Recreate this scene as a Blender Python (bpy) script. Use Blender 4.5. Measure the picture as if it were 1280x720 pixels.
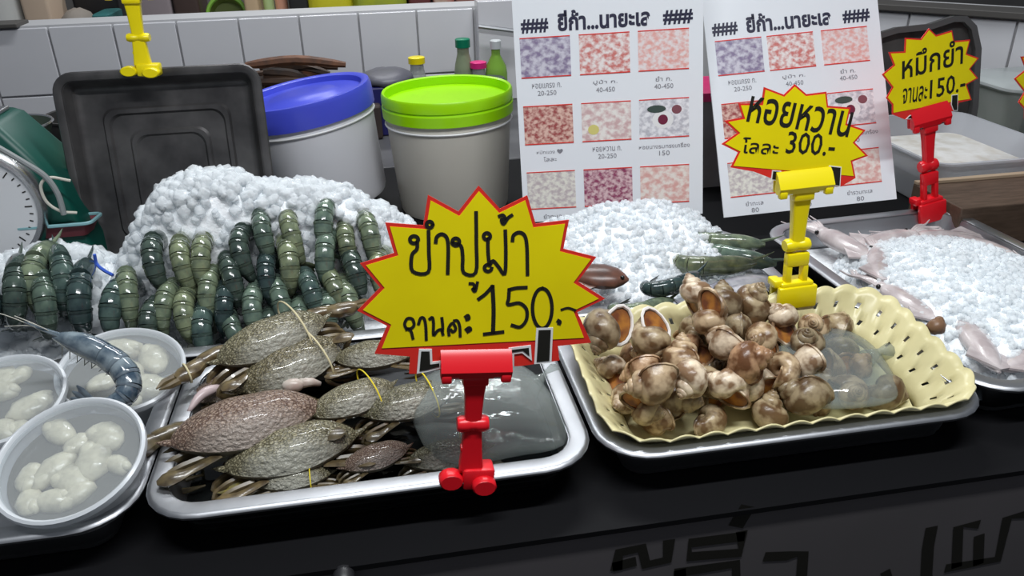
import bpy, bmesh, math, random
import numpy as np
from mathutils import Vector, Matrix, Euler

for o in list(bpy.data.objects):
    bpy.data.objects.remove(o)
scene = bpy.context.scene
COL = scene.collection

# ------------------------------------------------------------------ camera
F = 1012.0
_d1 = np.array([443 - 640, -134 - 360, F]); _d1 /= np.linalg.norm(_d1)      # depth (Y) in camera axes
_d2 = np.array([7500 - 640, -300 - 360, F]); _d2 -= _d1 * _d1.dot(_d2); _d2 /= np.linalg.norm(_d2)
_up = -np.cross(_d1, _d2)
MC = np.array([_d2, _d1, _up])                                              # camera (x right, y down, z fwd) -> world
CAM = Vector((0, 0, 1.40))
cd = bpy.data.cameras.new('camera')
cam = bpy.data.objects.new('camera', cd)
COL.objects.link(cam)
cd.sensor_width = 36.0
cd.lens = F / 1280.0 * 36.0
cd.clip_start = 0.02
m = Matrix.Identity(4)
for r in range(3):
    m[r][0] = MC[r][0]; m[r][1] = -MC[r][1]; m[r][2] = -MC[r][2]; m[r][3] = CAM[r]
cam.matrix_world = m
scene.camera = cam

# ------------------------------------------------------------------ world, lights, exposure
scene.view_settings.view_transform = 'Standard'
scene.view_settings.look = 'None'
scene.view_settings.exposure = 0.0
scene.view_settings.gamma = 1.0
scene.view_settings.use_curve_mapping = False
w = bpy.data.worlds.new('night_market')
scene.world = w
w.use_nodes = True
w.node_tree.nodes['Background'].inputs[0].default_value = (0.80, 0.88, 1.0, 1)
w.node_tree.nodes['Background'].inputs[1].default_value = 0.16


def area(name, loc, sx, sy, power, col=(1, 1, 1), rot=(0, 0, 0)):
    l = bpy.data.lights.new(name, 'AREA')
    l.shape = 'RECTANGLE'; l.size = sx; l.size_y = sy
    l.energy = power; l.color = col
    o = bpy.data.objects.new(name, l)
    o.location = loc; o.rotation_euler = rot
    COL.objects.link(o)
    return o


area('fluorescent_tube', (0.20, 0.36, 2.35), 1.25, 0.07, 27, (0.95, 0.98, 1.0))
area('fluorescent_tube', (0.30, 1.95, 2.55), 1.25, 0.07, 24, (0.95, 0.98, 1.0))
area('fluorescent_tube', (0.0, 3.5, 2.6), 1.25, 0.07, 18, (0.97, 0.98, 1.0))


# ------------------------------------------------------------------ pixel helpers (a pixel is only a direction)
def ray(x, y):
    return Vector(MC @ np.array([x - 640.0, y - 360.0, F]))


def onz(x, y, z):
    r = ray(x, y); t = (z - CAM.z) / r.z
    return CAM + r * t


def ony(x, y, Y):
    r = ray(x, y); t = (Y - CAM.y) / r.y
    return CAM + r * t


class Plane:
    """standing plane: origin, turned about Z by yaw, leaned back by lean (degrees), rolled in its plane"""
    def __init__(s, O, yaw=0, lean=0, roll=0):
        a = math.radians(yaw); t = math.radians(lean); k = math.radians(roll)
        N0 = Vector((math.sin(a), -math.cos(a), 0))
        s.N = N0 * math.cos(t) + Vector((0, 0, 1)) * math.sin(t)
        V = Vector((0, 0, 1)) * math.cos(t) - N0 * math.sin(t)
        U = V.cross(s.N)
        s.U = U * math.cos(k) + V * math.sin(k)
        s.V = V * math.cos(k) - U * math.sin(k)
        s.O = Vector(O)
        s.M = Matrix(((s.U.x, s.V.x, s.N.x, s.O.x), (s.U.y, s.V.y, s.N.y, s.O.y),
                      (s.U.z, s.V.z, s.N.z, s.O.z), (0, 0, 0, 1)))

    def uv(s, x, y):
        r = ray(x, y)
        t = (s.O - CAM).dot(s.N) / r.dot(s.N)
        p = CAM + r * t - s.O
        return (p.dot(s.U), p.dot(s.V))


# ------------------------------------------------------------------ materials
MATS = {}
TINTS = {}            # tints a kind of thing comes in; every part of one thing gets the same


def tint(o, name, r):
    c = r.choice(TINTS[name])
    o.color = (c[0], c[1], c[2], 1)
    for ch in o.children:
        ch.color = o.color


def mat(name, col, rough=0.5, metal=0.0, col2=None, scale=30.0, bump=0.0, bscale=None, trans=0.0, ior=1.45,
        emit=None, estr=0.0, clear=0.0, rand=None, sss=0.0, tex='noise', spec=0.5, detail=4.0, lo=0.35, hi=0.65,
        coat=0.0, stretch=None):
    if name in MATS:
        return MATS[name]
    M = bpy.data.materials.new(name)
    M.use_nodes = True
    nt = M.node_tree; N = nt.nodes; L = nt.links
    b = N['Principled BSDF']; out = N['Material Output']
    b.inputs['Roughness'].default_value = rough
    b.inputs['Metallic'].default_value = metal
    b.inputs['IOR'].default_value = ior
    b.inputs['Transmission Weight'].default_value = trans
    b.inputs['Specular IOR Level'].default_value = spec
    b.inputs['Coat Weight'].default_value = coat
    if sss:
        b.inputs['Subsurface Weight'].default_value = sss
        b.inputs['Subsurface Radius'].default_value = (0.01, 0.01, 0.01)
        b.inputs['Subsurface Scale'].default_value = 0.5
    c4 = lambda c: (c[0], c[1], c[2], 1)
    tc = N.new('ShaderNodeTexCoord')
    vec = tc.outputs['Object']
    if stretch:
        mp = N.new('ShaderNodeMapping'); mp.inputs['Scale'].default_value = stretch
        L.new(vec, mp.inputs['Vector']); vec = mp.outputs['Vector']
    b.inputs['Base Color'].default_value = c4(col)
    colout = None
    if col2 is not None:
        if tex == 'voronoi':
            t = N.new('ShaderNodeTexVoronoi'); fac = t.outputs['Distance']
        elif tex == 'edge':
            t = N.new('ShaderNodeTexVoronoi'); t.feature = 'DISTANCE_TO_EDGE'; fac = t.outputs['Distance']
        else:
            t = N.new('ShaderNodeTexNoise'); t.inputs['Detail'].default_value = detail; fac = t.outputs['Fac']
        t.inputs['Scale'].default_value = scale
        L.new(vec, t.inputs['Vector'])
        rp = N.new('ShaderNodeValToRGB')
        rp.color_ramp.elements[0].position = lo; rp.color_ramp.elements[0].color = c4(col)
        rp.color_ramp.elements[1].position = hi; rp.color_ramp.elements[1].color = c4(col2)
        L.new(fac, rp.inputs['Fac'])
        colout = rp.outputs['Color']
    if rand is not None:                       # each object its own tint
        rr = N.new('ShaderNodeObjectInfo')
        TINTS[name] = rand
        if colout is None:
            colout = rr.outputs['Color']
        else:
            mx = N.new('ShaderNodeMix'); mx.data_type = 'RGBA'; mx.blend_type = 'MULTIPLY'
            mx.inputs[0].default_value = 1.0
            L.new(colout, mx.inputs[6]); L.new(rr.outputs['Color'], mx.inputs[7])
            colout = mx.outputs[2]
    if colout is not None:
        L.new(colout, b.inputs['Base Color'])
    if bump:
        bn = N.new('ShaderNodeTexNoise'); bn.inputs['Scale'].default_value = bscale or scale
        bn.inputs['Detail'].default_value = 3.0
        L.new(vec, bn.inputs['Vector'])
        bp = N.new('ShaderNodeBump'); bp.inputs['Strength'].default_value = bump
        bp.inputs['Distance'].default_value = 0.004
        L.new(bn.outputs['Fac'], bp.inputs['Height']); L.new(bp.outputs['Normal'], b.inputs['Normal'])
    if emit:
        b.inputs['Emission Color'].default_value = c4(emit); b.inputs['Emission Strength'].default_value = estr
    if clear:                                  # clear plastic / thin film: part of the light goes straight through
        tr = N.new('ShaderNodeBsdfTransparent'); tr.inputs['Color'].default_value = c4([0.5 + 0.5 * c for c in col])
        mx = N.new('ShaderNodeMixShader'); mx.inputs['Fac'].default_value = 1 - clear
        L.new(tr.outputs[0], mx.inputs[1]); L.new(b.outputs[0], mx.inputs[2])
        L.new(mx.outputs[0], out.inputs['Surface'])
    MATS[name] = M
    return M


steel = mat('stainless_steel', (0.47, 0.48, 0.50), 0.42, 1.0, col2=(0.38, 0.39, 0.41), scale=9, bump=0.04, bscale=60)
steel_dark = mat('stained_aluminium', (0.05, 0.048, 0.05), 0.42, 0.55, col2=(0.12, 0.115, 0.115), scale=14, bump=0.1, bscale=40)
steel_wet = mat('wet_dull_steel', (0.34, 0.36, 0.37), 0.30, 1.0, col2=(0.22, 0.235, 0.245), scale=12, bump=0.06, bscale=50)
yellow_pl = mat('yellow_plastic', (0.85, 0.70, 0.004), 0.28, spec=0.5)
red_pl = mat('red_plastic', (0.66, 0.008, 0.016), 0.28)
card_yellow = mat('yellow_card', (0.80, 0.66, 0.0), 0.35, col2=(0.86, 0.73, 0.0), scale=12)
card_red = mat('red_card_print', (0.72, 0.03, 0.02), 0.35)
ink = mat('black_marker', (0.012, 0.011, 0.008), 0.5)
white_print = mat('white_print', (0.80, 0.80, 0.80), 0.4)
paper = mat('laminated_white_sheet', (0.80, 0.83, 0.87), 0.22, bump=0.03, bscale=8)
ink_blue = mat('dark_printing_ink', (0.02, 0.02, 0.05), 0.5)
ink_grey = mat('grey_printing_ink', (0.22, 0.22, 0.25), 0.5)
cream_pl = mat('cream_plastic', (0.66, 0.60, 0.34), 0.33, col2=(0.60, 0.54, 0.29), scale=20)
ice_m = mat('ice', (0.93, 0.96, 0.98), 0.06, clear=0.54, ior=1.31, bump=0.5, bscale=160)
ice_base = mat('packed_crushed_ice', (0.86, 0.90, 0.93), 0.35, bump=0.5, bscale=160, col2=(0.94, 0.96, 0.98), scale=140)
black_top = mat('black_counter_top', (0.006, 0.006, 0.007), 0.6, spec=0.12)
floor_m = mat('dark_wet_concrete', (0.035, 0.033, 0.032), 0.6, col2=(0.05, 0.048, 0.045), scale=6)
fascia_m = mat('grey_counter_front', (0.115, 0.105, 0.11), 0.6, col2=(0.10, 0.093, 0.096), scale=4, spec=0.2)
tile_m = mat('white_glazed_tile', (0.68, 0.68, 0.71), 0.25, col2=(0.63, 0.63, 0.66), scale=3, bump=0.03, bscale=10)
grout_m = mat('grey_grout', (0.46, 0.46, 0.47), 0.9)
dark_trim = mat('dark_trim', (0.08, 0.075, 0.07), 0.5)
workbench_m = mat('dark_worn_bench', (0.10, 0.10, 0.105), 0.4, col2=(0.055, 0.055, 0.06), scale=7)
frost = mat('frosted_plastic', (0.86, 0.86, 0.90), 0.35, clear=0.25)
frost_warm = mat('frosted_plastic_warm', (0.68, 0.65, 0.58), 0.35, clear=0.25)
clear_pl = mat('clear_plastic', (0.85, 0.88, 0.90), 0.10, clear=0.88)
cup_pl = mat('clear_cup_plastic', (0.78, 0.80, 0.82), 0.2, clear=0.55)
rim_pl = mat('cup_rim_plastic', (0.72, 0.75, 0.78), 0.25, clear=0.25)
bag_pl = mat('clear_bag_film', (0.50, 0.55, 0.53), 0.05, clear=0.74, bump=0.55, bscale=28, spec=1.0)
water_m = mat('murky_water', (0.12, 0.118, 0.095), 0.05, clear=0.30, bump=0.08, bscale=30)
water_dark = mat('dark_tray_water', (0.008, 0.009, 0.009), 0.06, clear=0.22, bump=0.1, bscale=25)
blue_lid = mat('blue_lid_plastic', (0.06, 0.08, 0.60), 0.3, bump=0.03)
lime_lid = mat('lime_lid_plastic', (0.33, 0.72, 0.0), 0.3, bump=0.03)
shell_m = mat('snail_shell', (0.56, 0.48, 0.37), 0.30, col2=(0.17, 0.105, 0.06), scale=85, detail=2.5, lo=0.38, hi=0.58, bump=0.25, bscale=120,
              rand=[(0.95, 0.82, 0.66), (0.55, 0.50, 0.40), (1.3, 1.25, 1.2), (0.80, 0.55, 0.40), (0.75, 0.68, 0.54), (1.0, 0.78, 0.6)])
lip_m = mat('white_shell_lip', (0.82, 0.78, 0.74), 0.25)
operc_m = mat('orange_brown_operculum', (0.40, 0.16, 0.03), 0.35, col2=(0.16, 0.05, 0.02), scale=120)
prawn_m = mat('prawn_shell', (0.30, 0.35, 0.29), 0.16, col2=(0.12, 0.155, 0.15), scale=60, coat=0.5, bump=0.1, bscale=150,
              rand=[(0.25, 0.34, 0.35), (0.72, 0.72, 0.50), (0.14, 0.20, 0.23), (0.62, 0.66, 0.50), (0.20, 0.25, 0.24), (0.48, 0.58, 0.52), (0.60, 0.60, 0.42), (0.34, 0.42, 0.38)])
prawn_edge = mat('prawn_segment_edge', (0.26, 0.30, 0.24), 0.18, col2=(0.13, 0.16, 0.14), scale=80, coat=0.5, rand=[(1, 1, 1), (1, 1, 1)])
prawn_blue = mat('blue_grey_prawn_shell', (0.22, 0.27, 0.30), 0.13, col2=(0.035, 0.06, 0.09), scale=45, coat=0.7)
prawn_blue_edge = mat('blue_prawn_edge', (0.16, 0.20, 0.23), 0.13, col2=(0.08, 0.10, 0.13), scale=60, coat=0.5)
feeler_m = mat('pale_feeler', (0.45, 0.44, 0.38), 0.35)
crab_m = mat('mottled_crab_shell', (0.042, 0.037, 0.022), 0.25, col2=(0.30, 0.28, 0.20), scale=310, tex='edge', lo=0.0, hi=0.26, coat=0.25, bump=1.0, bscale=200,
             rand=[(1.0, 0.97, 0.85), (0.80, 0.74, 0.62), (1.0, 1.0, 0.95), (0.72, 0.72, 0.62)], stretch=(0.8, 1.3, 1))
crab_red = mat('reddish_crab_shell', (0.07, 0.034, 0.024), 0.25, col2=(0.31, 0.225, 0.17), scale=310, tex='edge', lo=0.0, hi=0.26, coat=0.25, bump=1.0, bscale=260, stretch=(0.8, 1.3, 1))
def posterior(M_, c):
    """smooth pale margin along the rear of the shell, broken up by noise"""
    nt = M_.node_tree; N = nt.nodes; L = nt.links
    b = N['Principled BSDF']; src = b.inputs['Base Color'].links[0].from_socket
    tc = N.new('ShaderNodeTexCoord'); sp = N.new('ShaderNodeSeparateXYZ'); L.new(tc.outputs['Object'], sp.inputs[0])
    nz = N.new('ShaderNodeTexNoise'); nz.inputs['Scale'].default_value = 90; L.new(tc.outputs['Object'], nz.inputs['Vector'])
    ad = N.new('ShaderNodeMath'); ad.operation = 'MULTIPLY_ADD'; ad.inputs[1].default_value = 0.016
    L.new(nz.outputs['Fac'], ad.inputs[0]); L.new(sp.outputs['Y'], ad.inputs[2])
    mr = N.new('ShaderNodeMapRange'); mr.inputs['From Min'].default_value = -0.019; mr.inputs['From Max'].default_value = -0.003
    mr.inputs['To Min'].default_value = 0.85; mr.inputs['To Max'].default_value = 0.0
    L.new(ad.outputs[0], mr.inputs['Value'])
    mx = N.new('ShaderNodeMix'); mx.data_type = 'RGBA'
    L.new(mr.outputs[0], mx.inputs[0]); L.new(src, mx.inputs[6]); mx.inputs[7].default_value = (c[0], c[1], c[2], 1)
    L.new(mx.outputs[2], b.inputs['Base Color'])


posterior(crab_m, (0.34, 0.335, 0.285)); posterior(crab_red, (0.34, 0.29, 0.25))
crab_pale = mat('pale_smooth_shell_margin', (0.33, 0.32, 0.26), 0.3, col2=(0.20, 0.18, 0.13), scale=60, coat=0.3, bump=0.3, bscale=120)
crab_belly = mat('pale_crab_belly', (0.30, 0.28, 0.22), 0.3, col2=(0.18, 0.15, 0.10), scale=40, coat=0.3)
crab_leg = mat('brown_crab_leg', (0.17, 0.13, 0.07), 0.3, col2=(0.06, 0.042, 0.025), scale=90, coat=0.4, rand=[(1, 1, 1), (1, 1, 1)])
crab_olive = mat('olive_yellow_claw', (0.26, 0.21, 0.045), 0.3, col2=(0.12, 0.11, 0.06), scale=60, coat=0.4)
eye_m = mat('black_eye', (0.01, 0.01, 0.01), 0.1)
band_m = mat('yellow_tie', (0.75, 0.60, 0.03), 0.4)
band_pale = mat('pale_rubber_band', (0.62, 0.55, 0.34), 0.5)
oyster_m = mat('cream_shellfish_meat', (0.64, 0.59, 0.43), 0.3, col2=(0.27, 0.25, 0.17), scale=45, lo=0.40, hi=0.72, coat=0.3, bump=0.4, bscale=90)
squid_m = mat('pinkish_squid_skin', (0.60, 0.545, 0.54), 0.25, col2=(0.40, 0.34, 0.34), scale=35, coat=0.4)
fish_silver = mat('silver_fish_skin', (0.62, 0.62, 0.66), 0.22, 0.3, col2=(0.28, 0.28, 0.33), scale=40)
fish_brown = mat('dark_brown_fish_skin', (0.06, 0.03, 0.022), 0.3, col2=(0.14, 0.06, 0.04), scale=60)
green_paint = mat('dark_green_enamel', (0.0, 0.062, 0.046), 0.4)
dial_m = mat('white_dial', (0.66, 0.67, 0.69), 0.35)
chrome = mat('chrome_ring', (0.65, 0.66, 0.67), 0.25, 1.0)
black_pl = mat('black_plastic', (0.018, 0.018, 0.02), 0.4)
dark_pan = mat('sooty_pan', (0.04, 0.039, 0.038), 0.5, 0.3, col2=(0.075, 0.073, 0.07), scale=14)

# ------------------------------------------------------------------ mesh helpers


def catmull(pts, k=4):
    if len(pts) < 3:
        return [Vector(p) for p in pts]
    P = [Vector(p) for p in pts]
    P = [P[0] * 2 - P[1]] + P + [P[-1] * 2 - P[-2]]
    out = []
    for i in range(1, len(P) - 2):
        for j in range(k):
            t = j / k
            a, b, c, d = P[i - 1], P[i], P[i + 1], P[i + 2]
            out.append(0.5 * ((2 * b) + (c - a) * t + (2 * a - 5 * b + 4 * c - d) * t * t + (3 * b - a - 3 * c + d) * t ** 3))
    out.append(P[-2])
    return out


class MB:
    def __init__(s):
        s.v = []; s.f = []; s.mi = []

    def add(s, vs, fs, mi=0, M=None):
        b = len(s.v)
        for p in vs:
            p = Vector(p)
            s.v.append(M @ p if M is not None else p)
        for f in fs:
            s.f.append([i + b for i in f]); s.mi.append(mi)
        return s

    def box(s, c, d, bev=0.0, M=None, mi=0):
        bm = bmesh.new()
        bmesh.ops.create_cube(bm, size=1.0)
        for v in bm.verts:
            v.co = Vector((v.co.x * d[0], v.co.y * d[1], v.co.z * d[2]))
        if bev:
            bmesh.ops.bevel(bm, geom=bm.edges[:], offset=bev, segments=2, affect='EDGES', profile=0.5)
        bm.verts.index_update()
        T = Matrix.Translation(Vector(c))
        if M is not None:
            T = M @ T
        s.add([v.co.copy() for v in bm.verts], [[v.index for v in f.verts] for f in bm.faces], mi, T)
        bm.free()
        return s

    def tube(s, pts, rad, n=8, M=None, mi=0, flat=(1, 1), caps=True, ref=None):
        P = [Vector(p) for p in pts]
        if not hasattr(rad, '__len__'):
            rad = [rad] * len(P)
        vs = []; fs = []
        T0 = (P[1] - P[0]).normalized()
        a = Vector(ref) if ref else (Vector((0, 0, 1)) if abs(T0.z) < 0.9 else Vector((1, 0, 0)))
        u = (a - T0 * a.dot(T0)).normalized()
        for i, p in enumerate(P):
            T = (P[min(i + 1, len(P) - 1)] - P[max(i - 1, 0)]).normalized()
            u = (u - T * u.dot(T)).normalized()
            w_ = T.cross(u)
            for k in range(n):
                an = 2 * math.pi * k / n
                vs.append(p + (u * math.cos(an) * flat[0] + w_ * math.sin(an) * flat[1]) * rad[i])
        for i in range(len(P) - 1):
            for k in range(n):
                k2 = (k + 1) % n
                fs.append([i * n + k, i * n + k2, (i + 1) * n + k2, (i + 1) * n + k])
        if caps:
            fs.append(list(range(n - 1, -1, -1)))
            fs.append([(len(P) - 1) * n + k for k in range(n)])
        return s.add(vs, fs, mi, M)

    def ring(s, c, U, V, r, tr, n=20, M=None, mi=0, m_=6):
        """closed torus-like loop; r = (ru, rv)"""
        U = Vector(U).normalized(); V = Vector(V).normalized(); W = U.cross(V)
        vs = []; fs = []
        for i in range(n):
            a = 2 * math.pi * i / n
            e = U * math.cos(a) * r[0] + V * math.sin(a) * r[1]
            en = (U * math.cos(a) * r[1] + V * math.sin(a) * r[0]).normalized()
            for k in range(m_):
                b = 2 * math.pi * k / m_
                vs.append(Vector(c) + e + (en * math.cos(b) + W * math.sin(b)) * tr)
        for i in range(n):
            for k in range(m_):
                i2 = (i + 1) % n; k2 = (k + 1) % m_
                fs.append([i * m_ + k, i2 * m_ + k, i2 * m_ + k2, i * m_ + k2])
        return s.add(vs, fs, mi, M)

    def lathe(s, prof, n=24, M=None, mi=0, cap0=True, cap1=True):
        vs = []; fs = []
        for r, z in prof:
            for k in range(n):
                a = 2 * math.pi * k / n
                vs.append((r * math.cos(a), r * math.sin(a), z))
        for i in range(len(prof) - 1):
            for k in range(n):
                k2 = (k + 1) % n
                fs.append([i * n + k, i * n + k2, (i + 1) * n + k2, (i + 1) * n + k])
        if cap0: fs.append(list(range(n - 1, -1, -1)))
        if cap1: fs.append([(len(prof) - 1) * n + k for k in range(n)])
        return s.add(vs, fs, mi, M)

    def loft(s, loops, mi=0, M=None, cap0=True, cap1=True):
        n = len(loops[0]); vs = [p for l in loops for p in l]; fs = []
        for i in range(len(loops) - 1):
            for k in range(n):
                k2 = (k + 1) % n
                fs.append([i * n + k, i * n + k2, (i + 1) * n + k2, (i + 1) * n + k])
        if cap0: fs.append(list(range(n - 1, -1, -1)))
        if cap1: fs.append([(len(loops) - 1) * n + k for k in range(n)])
        return s.add(vs, fs, mi, M)

    def ball(s, c, r, n=12, m_=8, M=None, mi=0, jit=0.0, rng=None):
        vs = []; fs = []
        r = (r, r, r) if not hasattr(r, '__len__') else r
        vs.append((c[0], c[1], c[2] - r[2]))
        for i in range(1, m_):
            b = math.pi * i / m_
            for k in range(n):
                a = 2 * math.pi * k / n
                q = 1 + (rng.uniform(-jit, jit) if jit else 0)
                vs.append((c[0] + r[0] * q * math.sin(b) * math.cos(a), c[1] + r[1] * q * math.sin(b) * math.sin(a), c[2] - r[2] * q * math.cos(b)))
        vs.append((c[0], c[1], c[2] + r[2])); top = len(vs) - 1
        for k in range(n):
            k2 = (k + 1) % n
            fs.append([0, 1 + k2, 1 + k]); fs.append([top, top - n + k, top - n + k2])
        for i in range(m_ - 2):
            for k in range(n):
                k2 = (k + 1) % n
                fs.append([1 + i * n + k, 1 + i * n + k2, 1 + (i + 1) * n + k2, 1 + (i + 1) * n + k])
        return s.add(vs, fs, mi, M)

    def prism(s, poly, z0, z1, mi=0, M=None):
        n = len(poly)
        vs = [(p[0], p[1], z0) for p in poly] + [(p[0], p[1], z1) for p in poly]
        ar = sum(poly[i][0] * poly[(i + 1) % n][1] - poly[(i + 1) % n][0] * poly[i][1] for i in range(n))
        idx = list(range(n)) if ar > 0 else list(range(n - 1, -1, -1))
        fs = [[idx[n - 1 - i] for i in range(n)], [n + i for i in idx]]
        for i in range(n):
            a, b = idx[i], idx[(i + 1) % n]
            fs.append([a, b, n + b, n + a])
        return s.add(vs, fs, mi, M)

    def ribbon(s, pts, wd, z, smooth=True, mi=0):
        P = catmull([(p[0], p[1], 0) for p in pts], 4) if smooth else [Vector((p[0], p[1], 0)) for p in pts]
        vs = []; fs = []
        for i, p in enumerate(P):
            T = (P[min(i + 1, len(P) - 1)] - P[max(i - 1, 0)])
            if T.length < 1e-9: T = Vector((1, 0, 0))
            T.normalize(); Nn = Vector((-T.y, T.x, 0)) * wd / 2
            e = T * (wd * 0.35 if i == len(P) - 1 else (-wd * 0.35 if i == 0 else 0))
            vs += [p + Nn + e + Vector((0, 0, z)), p - Nn + e + Vector((0, 0, z))]
        for i in range(len(P) - 1):
            fs.append([2 * i, 2 * i + 1, 2 * i + 3, 2 * i + 2])
        return s.add(vs, fs, mi)

    def mesh(s, name, mats, smooth=True, angle=40):
        me = bpy.data.meshes.new(name)
        me.from_pydata([tuple(p) for p in s.v], [], s.f)
        if not isinstance(mats, (list, tuple)): mats = [mats]
        for m_ in mats: me.materials.append(m_)
        me.polygons.foreach_set('material_index', s.mi)
        if smooth:
            me.polygons.foreach_set('use_smooth', [True] * len(me.polygons))
            if angle: me.set_sharp_from_angle(angle=math.radians(angle))
        me.update()
        return me

    def build(s, name, mats, parent=None, M=None, smooth=True, angle=40):
        return link(name, s.mesh(name, mats, smooth, angle), parent, M)


def link(name, me, parent=None, M=None):
    o = bpy.data.objects.new(name, me)
    COL.objects.link(o)
    if parent: o.parent = parent
    if M is not None: o.matrix_local = M
    return o


def tag(o, label, cat, group=None, kind=None):
    o['label'] = label
    if cat: o['category'] = cat
    if group: o['group'] = group
    if kind: o['kind'] = kind
    return o


def thing(name, label, cat, M=None, group=None):
    o = bpy.data.objects.new(name, None)
    o.empty_display_size = 0.02
    COL.objects.link(o)
    if M is not None: o.matrix_world = M
    return tag(o, label, cat, group)


def struct(o, label=None, cat=None):
    o['kind'] = 'structure'
    if label: o['label'] = label
    if cat: o['category'] = cat
    return o


def copy_tree(o, parent=None):
    c = o.copy(); COL.objects.link(c); c.parent = parent
    for ch in o.children:
        copy_tree(ch, c)
    return c


def T(x, y, z):
    return Matrix.Translation(Vector((x, y, z)))


def frame(o, x, z):
    """matrix with given origin, x axis and approximate z axis"""
    x = Vector(x).normalized(); z = Vector(z); z = (z - x * x.dot(z)).normalized(); y = z.cross(x)
    return Matrix(((x.x, y.x, z.x, o[0]), (x.y, y.y, z.y, o[1]), (x.z, y.z, z.z, o[2]), (0, 0, 0, 1)))


def RX(d): return Matrix.Rotation(math.radians(d), 4, 'X')
def RY(d): return Matrix.Rotation(math.radians(d), 4, 'Y')
def RZ(d): return Matrix.Rotation(math.radians(d), 4, 'Z')


def rrect(w_, d, r, z, n=6, cx=0, cy=0):
    out = []
    r = max(r, 0.001)
    for (sx, sy, a0) in ((1, 1, 0), (-1, 1, 90), (-1, -1, 180), (1, -1, 270)):
        for k in range(n + 1):
            a = math.radians(a0 + 90 * k / n)
            out.append((cx + sx * (w_ / 2 - r) + r * math.cos(a), cy + sy * (d / 2 - r) + r * math.sin(a), z))
    return out


def text_mesh(body, size, fit=None, bold=0.0):
    """outlines of a line of print as flat geometry; fit=(width,height) scales to a box whose lower left is 0,0"""
    cu = bpy.data.curves.new('print', 'FONT')
    cu.body = body; cu.size = size; cu.resolution_u = 2; cu.offset = bold
    o = bpy.data.objects.new('print', cu); COL.objects.link(o)
    dg = bpy.context.evaluated_depsgraph_get()
    me = bpy.data.meshes.new_from_object(o.evaluated_get(dg))
    vs = [v.co.copy() for v in me.vertices]; fs = [list(p.vertices) for p in me.polygons]
    bpy.data.objects.remove(o); bpy.data.meshes.remove(me)
    if fit and vs:
        x0 = min(v.x for v in vs); x1 = max(v.x for v in vs); y0 = min(v.y for v in vs); y1 = max(v.y for v in vs)
        for v in vs:
            v.x = (v.x - x0) / max(x1 - x0, 1e-6) * fit[0]; v.y = (v.y - y0) / max(y1 - y0, 1e-6) * fit[1]
    return vs, fs


def offset_poly(P, d):
    """move a polygon's edges inwards by d"""
    n = len(P)
    ar = sum(P[i][0] * P[(i + 1) % n][1] - P[(i + 1) % n][0] * P[i][1] for i in range(n))
    sg = 1 if ar > 0 else -1
    out = []
    for i in range(n):
        a = Vector(P[i - 1]); b = Vector(P[i]); c = Vector(P[(i + 1) % n])
        e1 = (b - a).normalized(); e2 = (c - b).normalized()
        n1 = Vector((-e1.y, e1.x)) * sg; n2 = Vector((-e2.y, e2.x)) * sg
        h = n1 + n2
        k = d / max(0.22, (1 + n1.dot(n2))) if h.length > 1e-6 else d
        out.append(tuple(b + h * k))
    return out


# ================================================================== the setting
RIM = 0.90; TOP = 0.85
FY = onz(640, 669, TOP).y                    # front of the counter
struct(MB().box((0.4, 0.2, -0.02), (9, 9, 0.04)).build('floor', floor_m, smooth=False), 'dark wet concrete floor of the market', None)

# counter with its dark top and grey front panel
ct = thing('stall_counter', 'long black-topped stall counter with a lettered grey front panel', 'counter', T(-0.1, 1.2, 0))
MB().box((0, (FY - 0.011 + 1.75) / 2 - 1.2, TOP - 0.003), (3.4, 1.75 - FY + 0.011, 0.006)).build('counter_top', black_top, ct, smooth=False)
MB().box((0, FY + 0.02 - 1.2, (TOP - 0.04) / 2), (3.36, 0.03, TOP - 0.04)).build('front_panel', fascia_m, ct, smooth=False)
MB().box((0, 0.28, (TOP - 0.04) / 2), (3.3, 0.5, TOP - 0.04)).build('base_cabinet', black_top, ct, smooth=False)
# face strip so that the panel reads right up to the counter edge
MB().box((0, FY - 0.004 - 1.2, TOP - 0.107), (3.4, 0.008, 0.20)).build('fascia_board', fascia_m, ct, smooth=False)
fp = Plane((0, FY - 0.0085, 0.7))
fl = []
def fz(pts, sc=2.0, ox=640, oy=520):
    return [fp.uv(ox + p[0] / sc, oy + p[1] / sc) for p in pts]
FASCIA = [
    ([(262, 378), (268, 342), (325, 330), (335, 372), (388, 360), (392, 318)], .0125),
    ([(262, 376), (300, 366)], .0125),
    ([(572, 302), (445, 318), (443, 352), (570, 342), (574, 296)], .0125),
    ([(584, 236), (566, 266)], .017),
    ([(415, 392), (560, 370), (562, 460), (470, 475)], .0125),
    ([(420, 392), (425, 470)], .0125),
    ([(640, 352), (690, 350), (728, 345), (722, 430), (715, 480)], .0125),
    ([(935, 394), (950, 430), (900, 450)], .012),
    ([(1048, 286), (1040, 330), (1036, 400), (1046, 470)], .014),
    ([(1160, 272), (1116, 278), (1112, 372)], .0125),
    ([(1092, 380), (1215, 358), (1238, 256), (1285, 246)], .0125),
    ([(1168, 305), (1166, 365)], .0125),
]
for pts, wd in FASCIA:
    MB().ribbon(fz(pts), wd, 0.0, smooth=False).build('letter_stroke', ink, ct, ct.matrix_world.inverted() @ fp.M, smooth=False)
kp = fp.uv(430, 716)
MB().lathe([(0.0, 0), (0.010, 0.0), (0.010, 0.012), (0.007, 0.016), (0, 0.016)], 16, fp.M @ T(kp[0], kp[1], 0)).build('knob', black_pl, ct, ct.matrix_world.inverted())

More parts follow.
